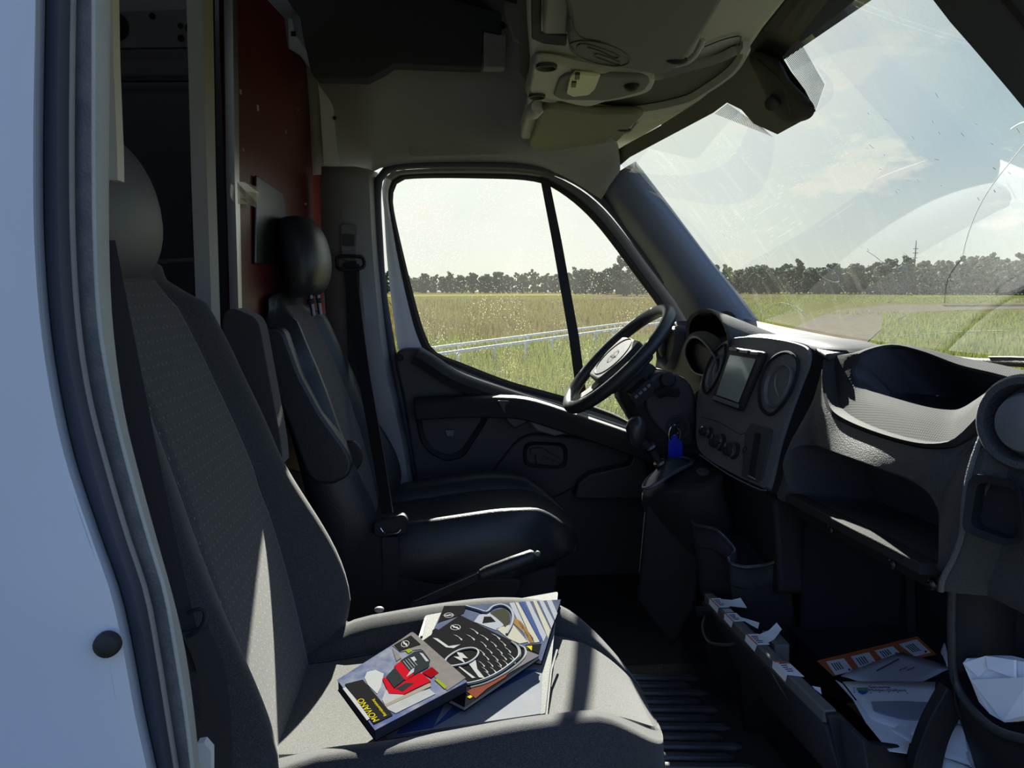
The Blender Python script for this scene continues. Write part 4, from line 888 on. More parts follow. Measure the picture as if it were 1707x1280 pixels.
obj('cup_tray_back', slab([PX(*q, .80) for q in [(1158, 800), (1300, 830), (1345, 930), (1350, 1080), (1180, 1080)]], (.02, 0, 0)), m_black, da)
cs = [(1070, 822, 1.86), (1092, 790, 1.92), (1140, 765, 1.95), (1160, 760, 1.92), (1200, 786, 1.74), (1202, 800, 1.68), (1150, 820, 1.70), (1100, 826, 1.78), (1075, 830, 1.84)]
ct = crom([P(*q) for q in cs], 40, True)
obj('gear_console', loft([[p.lerp(sum(ct, Vector()) / 40, .06) + Vector((0, 0, .004)) for p in ct], ct, [p + Vector((.0, 0, -.02)) for p in ct], [p + Vector((.04, .02, -.14)) for p in ct], [p + Vector((.16, .08, -.5)) for p in ct]], closed=True, cap0=True), m_black, da, ang=45)
obj('socket_ring', lathe([(.016, 0), (.016, .004), (.011, .004), (.010, -.006)], P(1172, 790, 1.735) + Vector((0, 0, .004)), (-.1, -.2, 1), 20), m_dgrey, da)
obj('console_side', slab([P(*q) for q in [(1075, 838, 1.83), (1200, 802, 1.68), (1180, 850, 1.72), (1160, 1010, 1.76), (1120, 1080, 1.78), (1060, 1000, 1.84)]], (.03, .06, 0)), m_black, da, bevel=.01)
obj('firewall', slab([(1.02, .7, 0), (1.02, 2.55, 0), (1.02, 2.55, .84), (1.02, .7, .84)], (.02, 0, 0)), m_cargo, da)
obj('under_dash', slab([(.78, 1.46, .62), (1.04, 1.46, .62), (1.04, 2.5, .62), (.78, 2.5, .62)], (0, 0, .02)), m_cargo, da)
# ================================================================== steering wheel
sw = thing('steering_wheel', 'black three-spoke steering wheel with horn pad in front of the driver', 'steering wheel', P(1030, 600, 2.085))
wa, wb_ = P(1114, 512, 2.085), P(946, 682, 2.085)
wcn = (wa + wb_) / 2; wu = (wa - wb_).normalized(); R_ = (wa - wb_).length / 2 - .012
wax = Vector((-wu.z, 0, wu.x)); wax = wax if wax.x < 0 else -wax          # facing the driver: back and up
wl_ = Vector((0, 1, 0))
wax = (wax + Vector((0, -.0, 0))).normalized()
def wh(a, r, h=0): return wcn + (wl_ * math.cos(a) + wu * math.sin(a)) * r + wax * h
RW = .19
sc_ = R_ / RW
rim = [wcn + wl_ * math.cos(t) * .19 + wu * math.sin(t) * R_ for t in (2 * math.pi * k / 64 for k in range(64))]
obj('rim', tube(rim, .0185, 14, True), m_leather, sw)
def pad(pts, h0, h1, nm, mt, b=.008):
    return obj(nm, slab(rounded([wcn + wl_ * x + wu * y + wax * h0 for x, y in pts], .02), wax * (h1 - h0)), mt, sw, bevel=b, seg=3)
pd = pad([(-.10, .068), (.10, .068), (.112, .0), (.07, -.09), (-.07, -.09), (-.112, .0)], -.05, .014, 'horn_pad', m_dgrey)
obj('pad_ring', tube([wcn + wl_ * .085 * math.cos(t) + wu * .07 * math.sin(t) - wu * .005 + wax * .0145 for t in (2 * math.pi * k / 40 for k in range(40))], .0018, 6, True), m_black, pd)
obj('badge', emblem(wcn - wu * .005 + wax * .0155, wl_, wu, .024), m_darkmetal, pd)
for a in (0.12, math.pi - .12):
    obj('spoke', loft([[wcn + (wl_ * math.cos(a) + wu * math.sin(a)) * r + wu * q * w + wax * h for q, h in ((-1, h0), (1, h0), (1, h0 + .02), (-1, h0 + .02))] for r, w, h0 in ((.07, .034, -.03), (.12, .028, -.026), (.185, .024, -.012))], closed=True, cap0=True, cap1=True), m_black, sw, bevel=.004)
obj('spoke', loft([[wcn - wu * r + wl_ * q * w + wax * h for q, h in ((-1, h0), (1, h0), (1, h0 + .02), (-1, h0 + .02))] for r, w, h0 in ((.06, .036, -.03), (.12, .03, -.026), (R_ - .005, .026, -.012))], closed=True, cap0=True, cap1=True), m_black, sw, bevel=.004)
# column cowl with stalks and ignition lock
col = thing('steering_column', 'black steering column cowl with stalks and ignition lock', 'steering column', wcn - wax * .2)
cw = []
for k, (d, rx, rz) in enumerate(((.03, .055, .05), (.06, .075, .07), (.13, .085, .08), (.22, .09, .10), (.34, .10, .11))):
    c = wcn - wax * d - Vector((0, .02, .01 + .012 * k))
    cw.append([c + wl_ * rx * math.copysign(abs(math.cos(t)) ** .7, math.cos(t)) + wu * rz * math.copysign(abs(math.sin(t)) ** .7, math.sin(t)) for t in (2 * math.pi * i / 28 for i in range(28))])
obj('cowl', loft(cw, closed=True, cap0=True, cap1=True), m_black, col, ang=50)
cwp = [(1082, 630), (1100, 618), (1142, 628), (1158, 650), (1162, 690), (1155, 752), (1120, 735), (1085, 700), (1074, 668)]
obj('lower_cowl', slab(rounded([P(x, y, 1.965) for x, y in cwp], .03), (0, .16, 0)), m_dgrey, col, bevel=.02, seg=4)
obj('switch_block', slab(rounded([P(x, y, 1.945) for x, y in [(1052, 658), (1080, 632), (1094, 640), (1090, 655), (1062, 682)]], .004), (0, .06, 0)), m_black, col, bevel=.003)
for i in range(4): obj('switch_key', slab([P(1060 + 7 * i + a, 662 - 6 * i + b, 1.942) for a, b in ((-3, -1), (2, -5), (5, -1), (0, 3))], (0, .01, 0)), m_grey, col, bevel=.001)
obj('stalk_knob', lathe([(.012, 0), (.02, .004), (.022, .02), (.018, .03), (.0005, .033)], P(1112, 632, 1.96), (-.2, -1, .1), 20), m_black, col)
obj('stalk', tube(crom([P(1098, 655, 1.95), P(1112, 652, 1.93), P(1128, 655, 1.90)], 10), [.014] * 10, 12), m_black, col)
ig = obj('ignition_lock', lathe([(.034, .0), (.034, .004), (.026, .004), (.024, -.02), (.018, -.02), (.018, -.002), (.0005, -.002)], P(1130, 712, 1.955), (-.45, -1, .15), 26), m_black, col)
# key with blue tag hangs in the lock
kt = thing('car_key', 'ignition key with key rings and a bright blue plastic tag', 'key', P(1126, 715, 1.92))
obj('key_bow', slab(rounded([P(x, y, 1.925) for x, y in [(1128, 706), (1140, 705), (1144, 714), (1138, 722), (1128, 720)]], .004), (0, .012, 0)), m_black, kt, bevel=.002)
obj('key_ring', tube([P(1124, 717, 1.92) + Vector((.014 * math.cos(t), -.004 * math.sin(t), .015 * math.sin(t))) for t in (2 * math.pi * k / 28 for k in range(28))], .0010, 6, True), m_chrome, kt)
obj('key_ring', tube(crom([P(1116, 736, 1.918), P(1115, 722, 1.918), P(1120, 710, 1.918), P(1128, 712, 1.918), P(1134, 720, 1.918), P(1132, 734, 1.918)], 20), .0010, 6), m_chrome, kt)
tgb = obj('blue_tag', slab(rounded([P(x, y, 1.915) for x, y in [(1114, 735), (1119, 733), (1120, 727), (1129, 726), (1131, 733), (1138, 735), (1138, 762), (1126, 768), (1114, 764)]], .002), (0, .004, 0)), m_blue, kt, bevel=.001)
# ================================================================== gear lever
gv = thing('gear_lever', 'black gear lever with round knob standing on the centre console', 'gear lever', P(1104, 800, 1.86))
kc = P(1061, 716, 1.86)
obj('knob', join(loft([[kc + Vector((.028 * math.sin(a) * math.cos(t) * (1.0 if a < 1.6 else .9), .028 * math.sin(a) * math.sin(t), (.036 if a < 1.57 else .05) * math.cos(a))) for t in (2 * math.pi * k / 20 for k in range(20))] for a in (math.pi * (.01 + .98 * i / 14) for i in range(15))], closed=True, cap0=True, cap1=True)), mat('gear_knob', (.03, .033, .038), .3), gv)
g1 = P(1084, 746, 1.86); g2 = P(1100, 772, 1.86); g3 = P(1112, 800, 1.86)
obj('stick', tube([kc + Vector((.008, 0, -.03)), g1, g2, g3], [.012, .011, .009, .012], 12), m_black, gv)
for g in (g1, g2): obj('collar', lathe([(.016, -.006), (.019, 0), (.016, .006)], g, g3 - kc, 18), m_darkmetal, gv)
gr = crom([P(x, y, Y) for x, y, Y in [(1072, 812, 1.84), (1078, 800, 1.86), (1096, 784, 1.89), (1128, 764, 1.92), (1150, 766, 1.90), (1153, 772, 1.86), (1120, 790, 1.82), (1096, 806, 1.80), (1080, 814, 1.81)]], 36, True)
gcn = sum(gr, Vector()) / 36
obj('gaiter_frame', tube(gr, .005, 8, True), mat('satin_frame', (.10, .105, .11), .25), gv)
obj('gaiter', loft([gr, [gcn + (p - gcn) * .7 + Vector((0, 0, .012)) for p in gr], [gcn + (p - gcn) * .3 + Vector((0, 0, .03)) for p in gr]], closed=True, cap1=True), m_leather, gv)
# ================================================================== hand brake
hb = thing('hand_brake', 'black hand brake lever between the two seats', 'hand brake', P(700, 1000, 1.66))
h0, h1_, h2_, h3_ = P(690, 1010, 1.70), P(798, 962, 1.70), P(802, 958, 1.70), P(892, 925, 1.70)
obj('grip', tube([h2_, h2_.lerp(h3_, .1), h2_.lerp(h3_, .6), h3_.lerp(h2_, .05), h3_], [.013, .016, .017, .016, .010], 14), m_leather, hb)
obj('lever_arm', slab([h0 + Vector((0, 0, -.012)), h1_ + Vector((0, 0, -.012)), h1_ + Vector((0, 0, .012)), h0 + Vector((0, 0, .012))], (0, .02, 0)), m_black, hb, bevel=.003)
obj('lever_edge', tube([h0 + Vector((0, -.001, .012)), h1_ + Vector((0, -.001, .012))], .0012, 6), m_grey, hb)
obj('pivot_bracket', slab([Vector((h0.x - .03, h0.y - .01, 0)), Vector((h0.x + .07, h0.y - .01, 0)), Vector((h0.x + .03, h0.y - .01, h0.z + .02)), Vector((h0.x - .01, h0.y - .01, h0.z + .01))], (0, .04, 0)), m_black, hb, bevel=.004)
obj('release_button', sph(h3_ + Vector((.006, 0, .003)), .007), m_grey, hb)
# ================================================================== overhead console and visors
oc_ = thing('overhead_console', 'grey olive overhead console with dome light and oblong tray', 'overhead console', (.4, 1.6, 1.47))
def pz(pts, z): return [PZ(x, y, z) for x, y in pts]
cb = [(872, -120), (878, 40), (884, 110), (879, 155), (879, 190), (866, 236), (885, 253), (920, 264), (955, 274), (990, 268), (1031, 252), (1100, 212), (1170, 168), (1215, 132), (1246, 90), (1272, 52), (1345, -38), (1400, -120)]
obj('console_body', slab(pz(cb, 1.478), (0, 0, .06)), m_console, oc_, bevel=.012, seg=3)
rim = [(891, 104), (926, 104), (1000, 117), (1083, 130), (1141, 116), (1200, 100), (1240, 82), (1248, 90), (1224, 122), (1176, 155), (1141, 172), (1071, 186), (1024, 187), (977, 181), (930, 170), (902, 165), (878, 156), (884, 128)]
R0 = crom(pz(rim, 1.462), 90, True); rc_ = sum(R0, Vector()) / 90
def ins(a, k, dz): return [rc_ + (p - rc_) * k + Vector((0, 0, dz)) for p in a]
tr0 = obj('tray_rim', loft([ins(R0, 1.0, .025), ins(R0, 1.01, .004), ins(R0, .985, -.006), ins(R0, .955, -.004), ins(R0, .93, .012)], closed=True), m_console, oc_, ang=50)
obj('tray_bed', flat(ins(R0, .95, .014)), mat('tray_bed_felt', (.10, .10, .088), .8), oc_)
pn = [(893, 107), (926, 107), (975, 118), (1000, 122), (1083, 133), (1090, 140), (1078, 155), (1040, 165), (1010, 170), (977, 178), (930, 168), (902, 162), (884, 154), (887, 128)]
obj('lamp_panel', slab(crom(pz(pn, 1.452), 60, True), (0, 0, .02)), m_console, oc_, bevel=.004)
bz_ = rounded(pz([(922, 160), (932, 132), (945, 124), (1072, 131), (1084, 138), (1074, 152), (1040, 162), (1010, 168), (936, 167)], 1.447), .012)
lb = obj('lamp_bezel', slab(bz_, (0, 0, .012)), m_visor, oc_, bevel=.004)
obj('lamp_lens', slab(rounded(pz([(944, 157), (950, 130), (958, 123), (1001, 127), (992, 150), (982, 159), (955, 162)], 1.4405), .006), (0, 0, .008)), mat('lamp_lens', (.78, .77, .55), .2, spec=.7, bump=(180, .6)), lb, bevel=.003)
for q in ((963, 129), (957, 142)): obj('lamp_button', slab(rounded(pz([(q[0] - 4, q[1] - 4), (q[0] + 4, q[1] - 4), (q[0] + 3, q[1] + 4), (q[0] - 5, q[1] + 4)], 1.437), .002), (0, 0, .006)), m_dgrey, lb, bevel=.001)
obj('reading_lamp', sph(PZ(1053, 143, 1.446), (.017, .020, .012), 18, 10), m_black, lb)
for q, rr_ in (((911, 112), .022), ((895, 161), .020)):
    g = obj('speaker_grille', lathe([(rr_, .004), (rr_, -.003), (rr_ * .86, -.004), (rr_ * .8, .0), (rr_ * .7, -.001), (rr_ * .62, .002), (.0005, .002)], PZ(*q, 1.449), (0, 0, 1), 26), m_dgrey, oc_)
obj('visor_bracket', slab(pz([(908, -10), (950, -10), (950, 16), (946, 58), (905, 58), (904, 40)], 1.455), (0, 0, .03)), m_lgrey, oc_, bevel=.006)
obj('bracket_well', slab(pz([(884, -60), (904, -60), (902, 56), (946, 60), (944, 78), (905, 74), (886, 66)], 1.474), (0, 0, .02)), m_headdark, oc_, bevel=.004)
obj('well_shadow_gap', slab(pz([(858, -100), (884, -100), (890, 100), (880, 140), (866, 120)], 1.50), (0, 0, .03)), m_headdark, oc_)
obj('visor_hinge', lathe([(.016, 0), (.02, .01), (.02, .05), (.014, .055)], PZ(896, 178, 1.452), (-.1, 1, .0), 18), m_console, oc_)
sm = crom(pz([(1175, 78), (1205, 66), (1232, 60), (1235, 64), (1228, 84)], 1.474), 16)
obj('cover_seam', tube(sm, .0012, 6), m_dgrey, oc_)
def visor(nm, label, pts, z, th):
    t = thing(nm, label, 'sun visor', sum(pz(pts, z), Vector()) / len(pts))
    obj('visor_pad', slab(rounded(crom(pz(pts, z), 60, True), 0), (0, 0, th)), m_visor, t, bevel=.010, seg=4, ang=60)
    return t
pvz = [(955, -90), (949, 40), (946, 68), (953, 88), (985, 102), (1024, 111), (1083, 124), (1112, 123), (1132, 113), (1148, 94), (1179, 47), (1207, 0), (1262, -90)]
v1 = visor('sun_visor', 'dark folded passenger sun visor with embossed oval warning mark', pvz, 1.438, .022)
# embossed oval with a small seat-and-airbag pictogram
o_ = PZ(1001, 90, 1.4372); ex_ = (PZ(1049, 103, 1.4372) - o_); ey_ = (PZ(1007, 73, 1.4372) - o_)
obj('embossed_oval', tube([o_ + ex_ * math.cos(t) + ey_ * math.sin(t) for t in (2 * math.pi * k / 40 for k in range(40))], .0013, 6, True), m_dgrey, v1)
obj('embossed_pictogram', tube(crom([o_ + ex_ * a + ey_ * b for a, b in ((-.7, -.3), (-.75, .3), (-.5, .55), (.1, .5), (.55, .3), (.6, .1), (.4, 0), (0, .25), (-.45, .3))], 30), .0014, 6), m_dgrey, v1)
obj('embossed_pictogram', tube(crom([o_ + ex_ * a + ey_ * b for a, b in ((-.15, -.35), (-.1, -.05), (.6, -.25), (.75, -.45), (.6, -.6), (-.1, -.4))], 30, True), .0014, 6, True), m_dgrey, v1)
obj('visor_clip', tube(crom([PZ(1128, 108, 1.446), PZ(1145, 103, 1.444), PZ(1158, 92, 1.452), PZ(1168, 74, 1.462), PZ(1172, 66, 1.468)], 14), [.006] * 14, 8), m_console, v1)
obj('clip_socket', sph(PZ(1128, 100, 1.44), (.022, .012, .008)), m_black, v1)
obj('visor_seam', tube(crom(pz([(951, 30), (955, 46), (970, 63), (1000, 69), (1030, 82)], 1.4372), 14), .001, 5), m_dgrey, v1)
dvz = [(900, 190), (912, 180), (942, 182), (1000, 190), (1060, 190), (1072, 194), (1058, 208), (1024, 243), (993, 267), (956, 273), (918, 260), (884, 246), (890, 222)]
v2 = visor('sun_visor', 'scuffed olive driver sun visor folded under the overhead console', dvz, 1.443, .022)
v2.children[0].data.materials[0] = mat('olive_visor_vinyl', (.20, .20, .165), .7, bump=(900, .3))
obj('visor_clip', tube(crom([PZ(1040, 222, 1.445), PZ(1052, 218, 1.446), PZ(1062, 204, 1.46)], 8), [.005] * 8, 8), m_console, v2)
obj('clip_socket', sph(PZ(1040, 216, 1.445), (.02, .012, .006)), m_black, v2)
# sensor housing / mirror foot on the windscreen
mi = thing('mirror_housing', 'black sensor and mirror housing fixed to the top of the windscreen', 'mirror housing', PW(1300, 150, .03))
mh = [(1249, 100), (1258, 86), (1280, 92), (1301, 103), (1318, 134), (1352, 168), (1358, 184), (1350, 197), (1330, 204), (1311, 207), (1297, 198), (1280, 178), (1276, 160), (1262, 128)]
mo = [PW(x, y, .055) for x, y in mh]
d_ = ray(1300, 150).normalized()
m2 = [PW(x, y, .008) for x, y in mh]; mc_ = sum(mo, Vector()) / len(mo)
mo, m2 = crom(mo, 50, True), crom(m2, 50, True)
obj('housing', loft([m2, [a.lerp(b, .6) for a, b in zip(m2, mo)], mo, [mc_ + (p - mc_) * .85 - d_ * .012 for p in mo], [mc_ + (p - mc_) * .4 - d_ * .016 for p in mo]], closed=True, cap1=True), m_rubber, mi, ang=50)
obj('ball_socket', lathe([(.012, 0), (.016, .006), (.016, .016), (.009, .02)], PW(1287, 172, .075), -d_, 16), m_dgrey, mi)
obj('housing_ridge', tube(crom([PW(1262, 100, .068), PW(1295, 128, .072), PW(1310, 150, .07), PW(1318, 190, .066)], 14), .003, 6), m_dgrey, mi)
# ================================================================== papers and manuals on the passenger seat
BKN = Vector((0, -.085, 1)).normalized(); BKP = Vector((.1, 1.0, .381))
def bk(px, py, h): return PPL(px, py, BKP + BKN * h, BKN)
def z1(x, y): return 550 + x * .1406, 1040 + y * .1406
def z2(x, y): return 700 + x * .1406, 980 + y * .1406
def zz(x, y): return 480 + x * .2812, 960 + y * .2812
def dec(nm, pts, h, mt, par, f=None, th=.0003):
    return obj(nm, slab([bk(*(f(*q) if f else q), h) for q in pts], BKN * th), mt, par, smooth=False)
m_cloth_folder = fabric('folder_cloth', (.10, .10, .10), fleck=(.22, .22, .21), scale=600)
m_sleeve = mat('clear_sleeve', (.22, .225, .24), .6, spec=0, bump=(14, .4, 5), noise=(11, .6, (.15, .16, .20)))
m_bluepap = mat('blue_card', (0.031, 0.053, 0.161), .6, spec=0, noise=(20, .3, (0.050, 0.081, 0.198)))
# folder
fo = thing('document_folder', 'open grey cloth document folder with clear sleeve under the manuals', 'folder', bk(800, 1120, 0))
obj('cover', slab(rounded([bk(*q, .0) for q in [(709, 1030), (930, 990), (911, 1196), (644, 1233)]], .006), BKN * .006), m_cloth_folder, fo, bevel=.002)
obj('clear_sleeve', slab([bk(*q, .0066) for q in [(752, 1086), (904, 1116), (901, 1190), (655, 1226), (690, 1180)]], BKN * .0006), m_sleeve, fo, smooth=False)
dec('blue_card', [(1480, 555), (1380, 560), (1100, 640), (860, 900), (1060, 780)], .0074, m_bluepap, fo, zz)
dec('blue_card', [(640, 940), (860, 900), (940, 735), (760, 760)], .0074, m_bluepap, fo, zz)
obj('zip', tube([bk(*zz(*q), .006) for q in [(1595, 440), (1560, 560), (1545, 700), (1530, 840)]], .0022, 6), m_dgrey, fo)
obj('zip', tube([bk(*zz(*q), .006) for q in [(1530, 845), (1300, 885), (950, 930), (680, 965)]], .0022, 6), m_dgrey, fo)
for i in range(16): obj('zip_tooth', box(bk(*zz(815 - 1.5 * i, 255 + 6.6 * i), .0075), (.004, .0022, .002)), m_lgrey, fo, smooth=False)
def book(nm, label, corners, h0, h1, mcover, mside, mpg=None):
    t = thing(nm, label, 'manual', bk(*corners[2], h0))
    top = [bk(*q, h1) for q in corners]; th = h1 - h0
    obj('cover', slab(top, -BKN * .0008), mcover, t, smooth=False)
    c = sum(top, Vector()) / 4
    obj('pages', slab([c + (p - c) * .985 - BKN * .001 for p in top], -BKN * (th - .002)), mpg or m_pprint, t, smooth=False)
    obj('back_cover', slab([p - BKN * (th - .0008) for p in top], -BKN * .0008), mside, t, smooth=False)
    return t, top
m_streak = mat('blue_grey_cover', (0.043, 0.053, 0.093), .6, spec=0, noise=(30, .4, (0.081, 0.093, 0.136)))
m_silver2 = mat('silver_streak', (0.186, 0.198, 0.229), .6, spec=0)
m_bluestreak = mat('blue_streak', (0.031, 0.046, 0.130), .6, spec=0)
m_brass = mat('brass_print', (0.149, 0.087, 0.031), .6, spec=0)
m_cream = mat('cream_print', (0.229, 0.223, 0.192), .6, spec=0)
# manual with motion-blurred steering wheel cover
A_, at_ = book('manual', 'silver blue manual with a steering wheel on its cover, rearmost of the pile', [(740, 1011), (935, 999), (903, 1101), (716, 1064)], .0085, .0165, m_streak, m_blackprint)
hA = .0168
dec('print_dark', [(285, 215), (560, 210), (520, 300), (430, 340), (240, 400), (210, 420)], hA, m_blackprint, A_, z2)
dec('print_dark', [(150, 500), (190, 480), (260, 520), (130, 600)], hA, m_blackprint, A_, z2)
for i, (c, m_) in enumerate([((1060, 180, 1120, 172, 1330, 640, 1290, 660), m_silver2), ((1130, 172, 1165, 170, 1420, 640, 1345, 650), m_cream), ((1180, 168, 1230, 165, 1450, 600, 1425, 640), m_bluestreak), ((1250, 160, 1300, 158, 1500, 560, 1465, 640), m_silver2), ((1340, 155, 1380, 152, 1550, 500, 1520, 600), m_cream), ((1410, 150, 1460, 148, 1590, 400, 1560, 480), m_silver2), ((1500, 146, 1560, 140, 1630, 300, 1600, 380), m_silver2)]):
    dec('print_streak', [(c[0], c[1]), (c[2], c[3]), (c[4], c[5]), (c[6], c[7])], hA, m_, A_, z2)
dec('print_brass', [(1120, 350), (1200, 400), (1340, 590), (1360, 650), (1300, 650), (1220, 520), (1110, 420)], hA, m_brass, A_, z2)
dec('print_cream', [(900, 480), (1100, 430), (1280, 640), (1180, 660), (1050, 600)], hA, m_cream, A_, z2)
dec('print_dial', [(700, 320), (840, 290), (1020, 430), (900, 500), (640, 400)], hA, m_silver2, A_, z2)
dec('print_dial_face', [(760, 340), (840, 340), (900, 400), (740, 420)], hA + .0002, m_blackprint, A_, z2)
dec('print_hub', [(830, 300), (900, 260), (1000, 240), (1060, 300), (1070, 390), (1010, 470), (980, 420), (900, 350)], hA + .0001, mat('olive_print', (0.031, 0.031, 0.022), .6, spec=0), A_, z2)
obj('print_wheel', tube(crom([bk(*z2(*q), hA + .0002) for q in [(540, 220), (680, 260), (790, 290), (870, 225), (980, 205), (1075, 260), (1105, 350), (1085, 450), (1030, 550)]], 40), .0030, 5), m_silver2, A_)
dec('title_block', [(1250, 675), (1440, 660), (1410, 780), (1290, 720)], hA + .0002, m_blackprint, A_, z2)
dec('title_line', [(1260, 690), (1330, 685), (1325, 745), (1300, 720)], hA + .0004, m_yellow, A_, z2)
def axes(corn, h):
    """reading axes of a manual: text runs from its near corner towards the left corner"""
    Lc, Tc, Rc, Bc = [bk(*q, h) for q in corn]
    return (Lc - Bc).normalized(), (Lc - Tc).normalized()
exA = (bk(740, 1011, hA) - bk(935, 999, hA)).normalized(); eyA = BKN.cross(exA)
def emb(c, f, h, r, ex, ey, par): obj('brand_emblem', emblem(bk(*f(*c), h), ex, ey, r), m_silver, par, smooth=False)
emb((342, 322), z2, hA + .0004, .0085, exA, eyA, A_)
# manual with the chrome grille
B_, bt_ = book('manual', 'black manual with a chrome grille on its cover, in the middle of the pile', [(767, 1025), (900, 1092), (774, 1178), (641, 1111)], .018, .026, m_blackprint, m_blackprint)
hB = .0263
m_chr = mat('chrome_print', (0.223, 0.236, 0.239), .6, spec=0)
exB = (bk(641, 1111, hB) - bk(774, 1178, hB)).normalized(); eyB = BKN.cross(exB)
for (x, y) in [(640, 505), (600, 580), (450, 580), (760, 580), (900, 570), (750, 660), (870, 660), (980, 650), (820, 740), (940, 745), (1040, 730), (780, 815), (890, 825), (990, 815), (1080, 805), (830, 895), (930, 890), (1010, 880), (1095, 855), (770, 965), (865, 965), (960, 945), (800, 1015), (730, 895), (730, 755)]:
    s = 55 if y < 600 else 42
    dec('grille_bar', [(x - s, y - 30), (x - s * .2, y - 14), (x + s, y + 30), (x + s * .8, y + 46), (x + s * .1, y + 2)], hB, m_chr, B_, z2)
obj('grille_ring', tube(crom([bk(*z2(*q), hB) for q in [(300, 870), (360, 800), (480, 735), (620, 715), (690, 750), (670, 820), (570, 890), (440, 920), (360, 925)]], 40, True), .0022, 5, True), m_chr, B_)
dec('grille_bolt', [(430, 760), (500, 770), (570, 835), (500, 830), (540, 895), (400, 815), (470, 815)], hB + .0002, m_chr, B_, z2)
dec('chrome_strip', [(150, 590), (210, 600), (340, 690), (480, 670), (400, 715), (310, 705)], hB, m_chr, B_, z2)
dec('chrome_strip', [(600, 860), (660, 850), (680, 960), (770, 1070), (700, 1060), (580, 900)], hB, m_chr, B_, z2)
dec('chrome_strip', [(450, 930), (480, 935), (660, 1065), (620, 1070)], hB, m_chr, B_, z2)
obj('chrome_edge', tube(crom([bk(*z2(*q), hB) for q in [(1090, 640), (1160, 700), (1180, 790), (1130, 860), (960, 990), (760, 1090), (560, 1140)]], 30), .0026, 5), m_chr, B_)
obj('chrome_edge', tube(crom([bk(*z2(*q), hB) for q in [(1170, 680), (1240, 720), (1250, 800), (1150, 910), (980, 1030), (780, 1130), (600, 1180)]], 30), .0020, 5), m_chr, B_)
dec('bumper_print', [(1260, 740), (1420, 800), (1050, 1010), (900, 1090), (1000, 1020), (1200, 890)], hB, mat('mauve_grey_print', (0.093, 0.087, 0.099), .6, spec=0), B_, z2)
dec('red_brown_print', [(620, 1190), (880, 1070), (1050, 1010), (1010, 1060), (800, 1190), (660, 1310), (560, 1230)], hB + .0001, mat('red_brown_print', (0.105, 0.031, 0.019), .6, spec=0), B_, z2)
emb((422, 465), z2, hB + .0003, .0088, exB, eyB, B_)
dec('title_line', [(560, 1290), (600, 1270), (625, 1290), (590, 1312)], hB + .0004, m_yellow, B_, z2)
# thick manual with the red van
m_skycov = mat('cloud_photo_cover', (0.045, 0.058, 0.125), .6, spec=0, noise=(34, .75, (0.16, 0.168, 0.18)))
C_, c_t = book('manual', 'thick manual with a red van on its cover, on top of the pile', [(562, 1133), (688, 1053), (779, 1136), (625, 1217)], .0275, .045, m_skycov, m_blackprint, mat('dark_page_edges', (.03, .032, .045), .7, spec=0))
hC = .0453
m_redp = mat('red_van_print', (0.223, 0.005, 0.010), .6, spec=0); m_redd = mat('dark_red_print', (0.124, 0.003, 0.005), .6, spec=0)
m_greyp = mat('road_print', (0.093, 0.087, 0.087), .6, spec=0, noise=(60, .5, (0.130, 0.118, 0.105))); m_dk = mat('charcoal_print', (0.015, 0.017, 0.019), .6, spec=0)
dec('road_print', [(960, 100), (1005, 110), (1610, 640), (1390, 790), (1250, 640), (1080, 300), (830, 330), (740, 255)], hC, m_greyp, C_, z1)
dec('cloud_print', [(410, 640), (440, 570), (540, 545), (640, 590), (600, 760), (560, 830), (450, 720)], hC, m_pprint, C_, z1)
dec('cloud_print', [(620, 900), (660, 780), (900, 850), (1180, 770), (1250, 830), (780, 1060), (680, 1010)], hC, mat('pale_print', (0.174, 0.180, 0.192), .6, spec=0, noise=(60, .5, (0.223, 0.223, 0.223))), C_, z1)
dec('girder_print', [(660, 985), (640, 960), (1180, 700), (1200, 740)], hC + .0002, mat('beam_print', (0.149, 0.130, 0.105), .6, spec=0), C_, z1)
dec('lime_print', [(1240, 660), (1270, 650), (1390, 740), (1360, 770)], hC + .0002, mat('lime_print', (0.124, 0.149, 0.012), .6, spec=0), C_, z1)
dec('lime_print', [(890, 310), (940, 290), (980, 320), (930, 350)], hC + .0002, bpy.data.materials['lime_print'], C_, z1)
dec('van_side', [(620, 650), (660, 630), (760, 770), (870, 690), (1060, 580), (1100, 590), (1200, 680), (1020, 760), (880, 835), (700, 825)], hC + .0003, m_redp, C_, z1)
dec('van_bonnet', [(760, 500), (840, 440), (950, 560), (1000, 600), (900, 670), (860, 650), (790, 540)], hC + .0004, m_redp, C_, z1)
dec('van_windscreen', [(665, 625), (770, 515), (885, 660), (760, 755)], hC + .0005, m_dk, C_, z1)
dec('van_side_window', [(780, 765), (900, 700), (1000, 700), (860, 800)], hC + .0005, m_dk, C_, z1)
dec('van_grille', [(835, 435), (1000, 330), (1100, 310), (1190, 430), (1170, 510), (1000, 600), (930, 550)], hC + .0005, m_dk, C_, z1)
dec('van_headlamp', [(1060, 340), (1100, 350), (1175, 440), (1140, 445)], hC + .0007, m_silver2, C_, z1)
dec('van_headlamp', [(905, 630), (960, 545), (1000, 520), (995, 570)], hC + .0007, m_silver2, C_, z1)
dec('number_plate', [(960, 400), (1000, 385), (1030, 430), (990, 445)], hC + .0007, m_pprint, C_, z1)
for i in range(4): obj('grille_slat', tube([bk(*z1(870 + 28 * i, 440 - 14 * i), hC + .0007), bk(*z1(950 + 28 * i, 540 - 16 * i), hC + .0007)], .0006, 4), m_silver2, C_)
dec('van_rear', [(1090, 575), (1210, 510), (1290, 580), (1200, 640)], hC + .0004, m_redd, C_, z1)
dec('rail_print', [(740, 290), (850, 400), (790, 440), (760, 360)], hC + .0002, m_greyp, C_, z1)
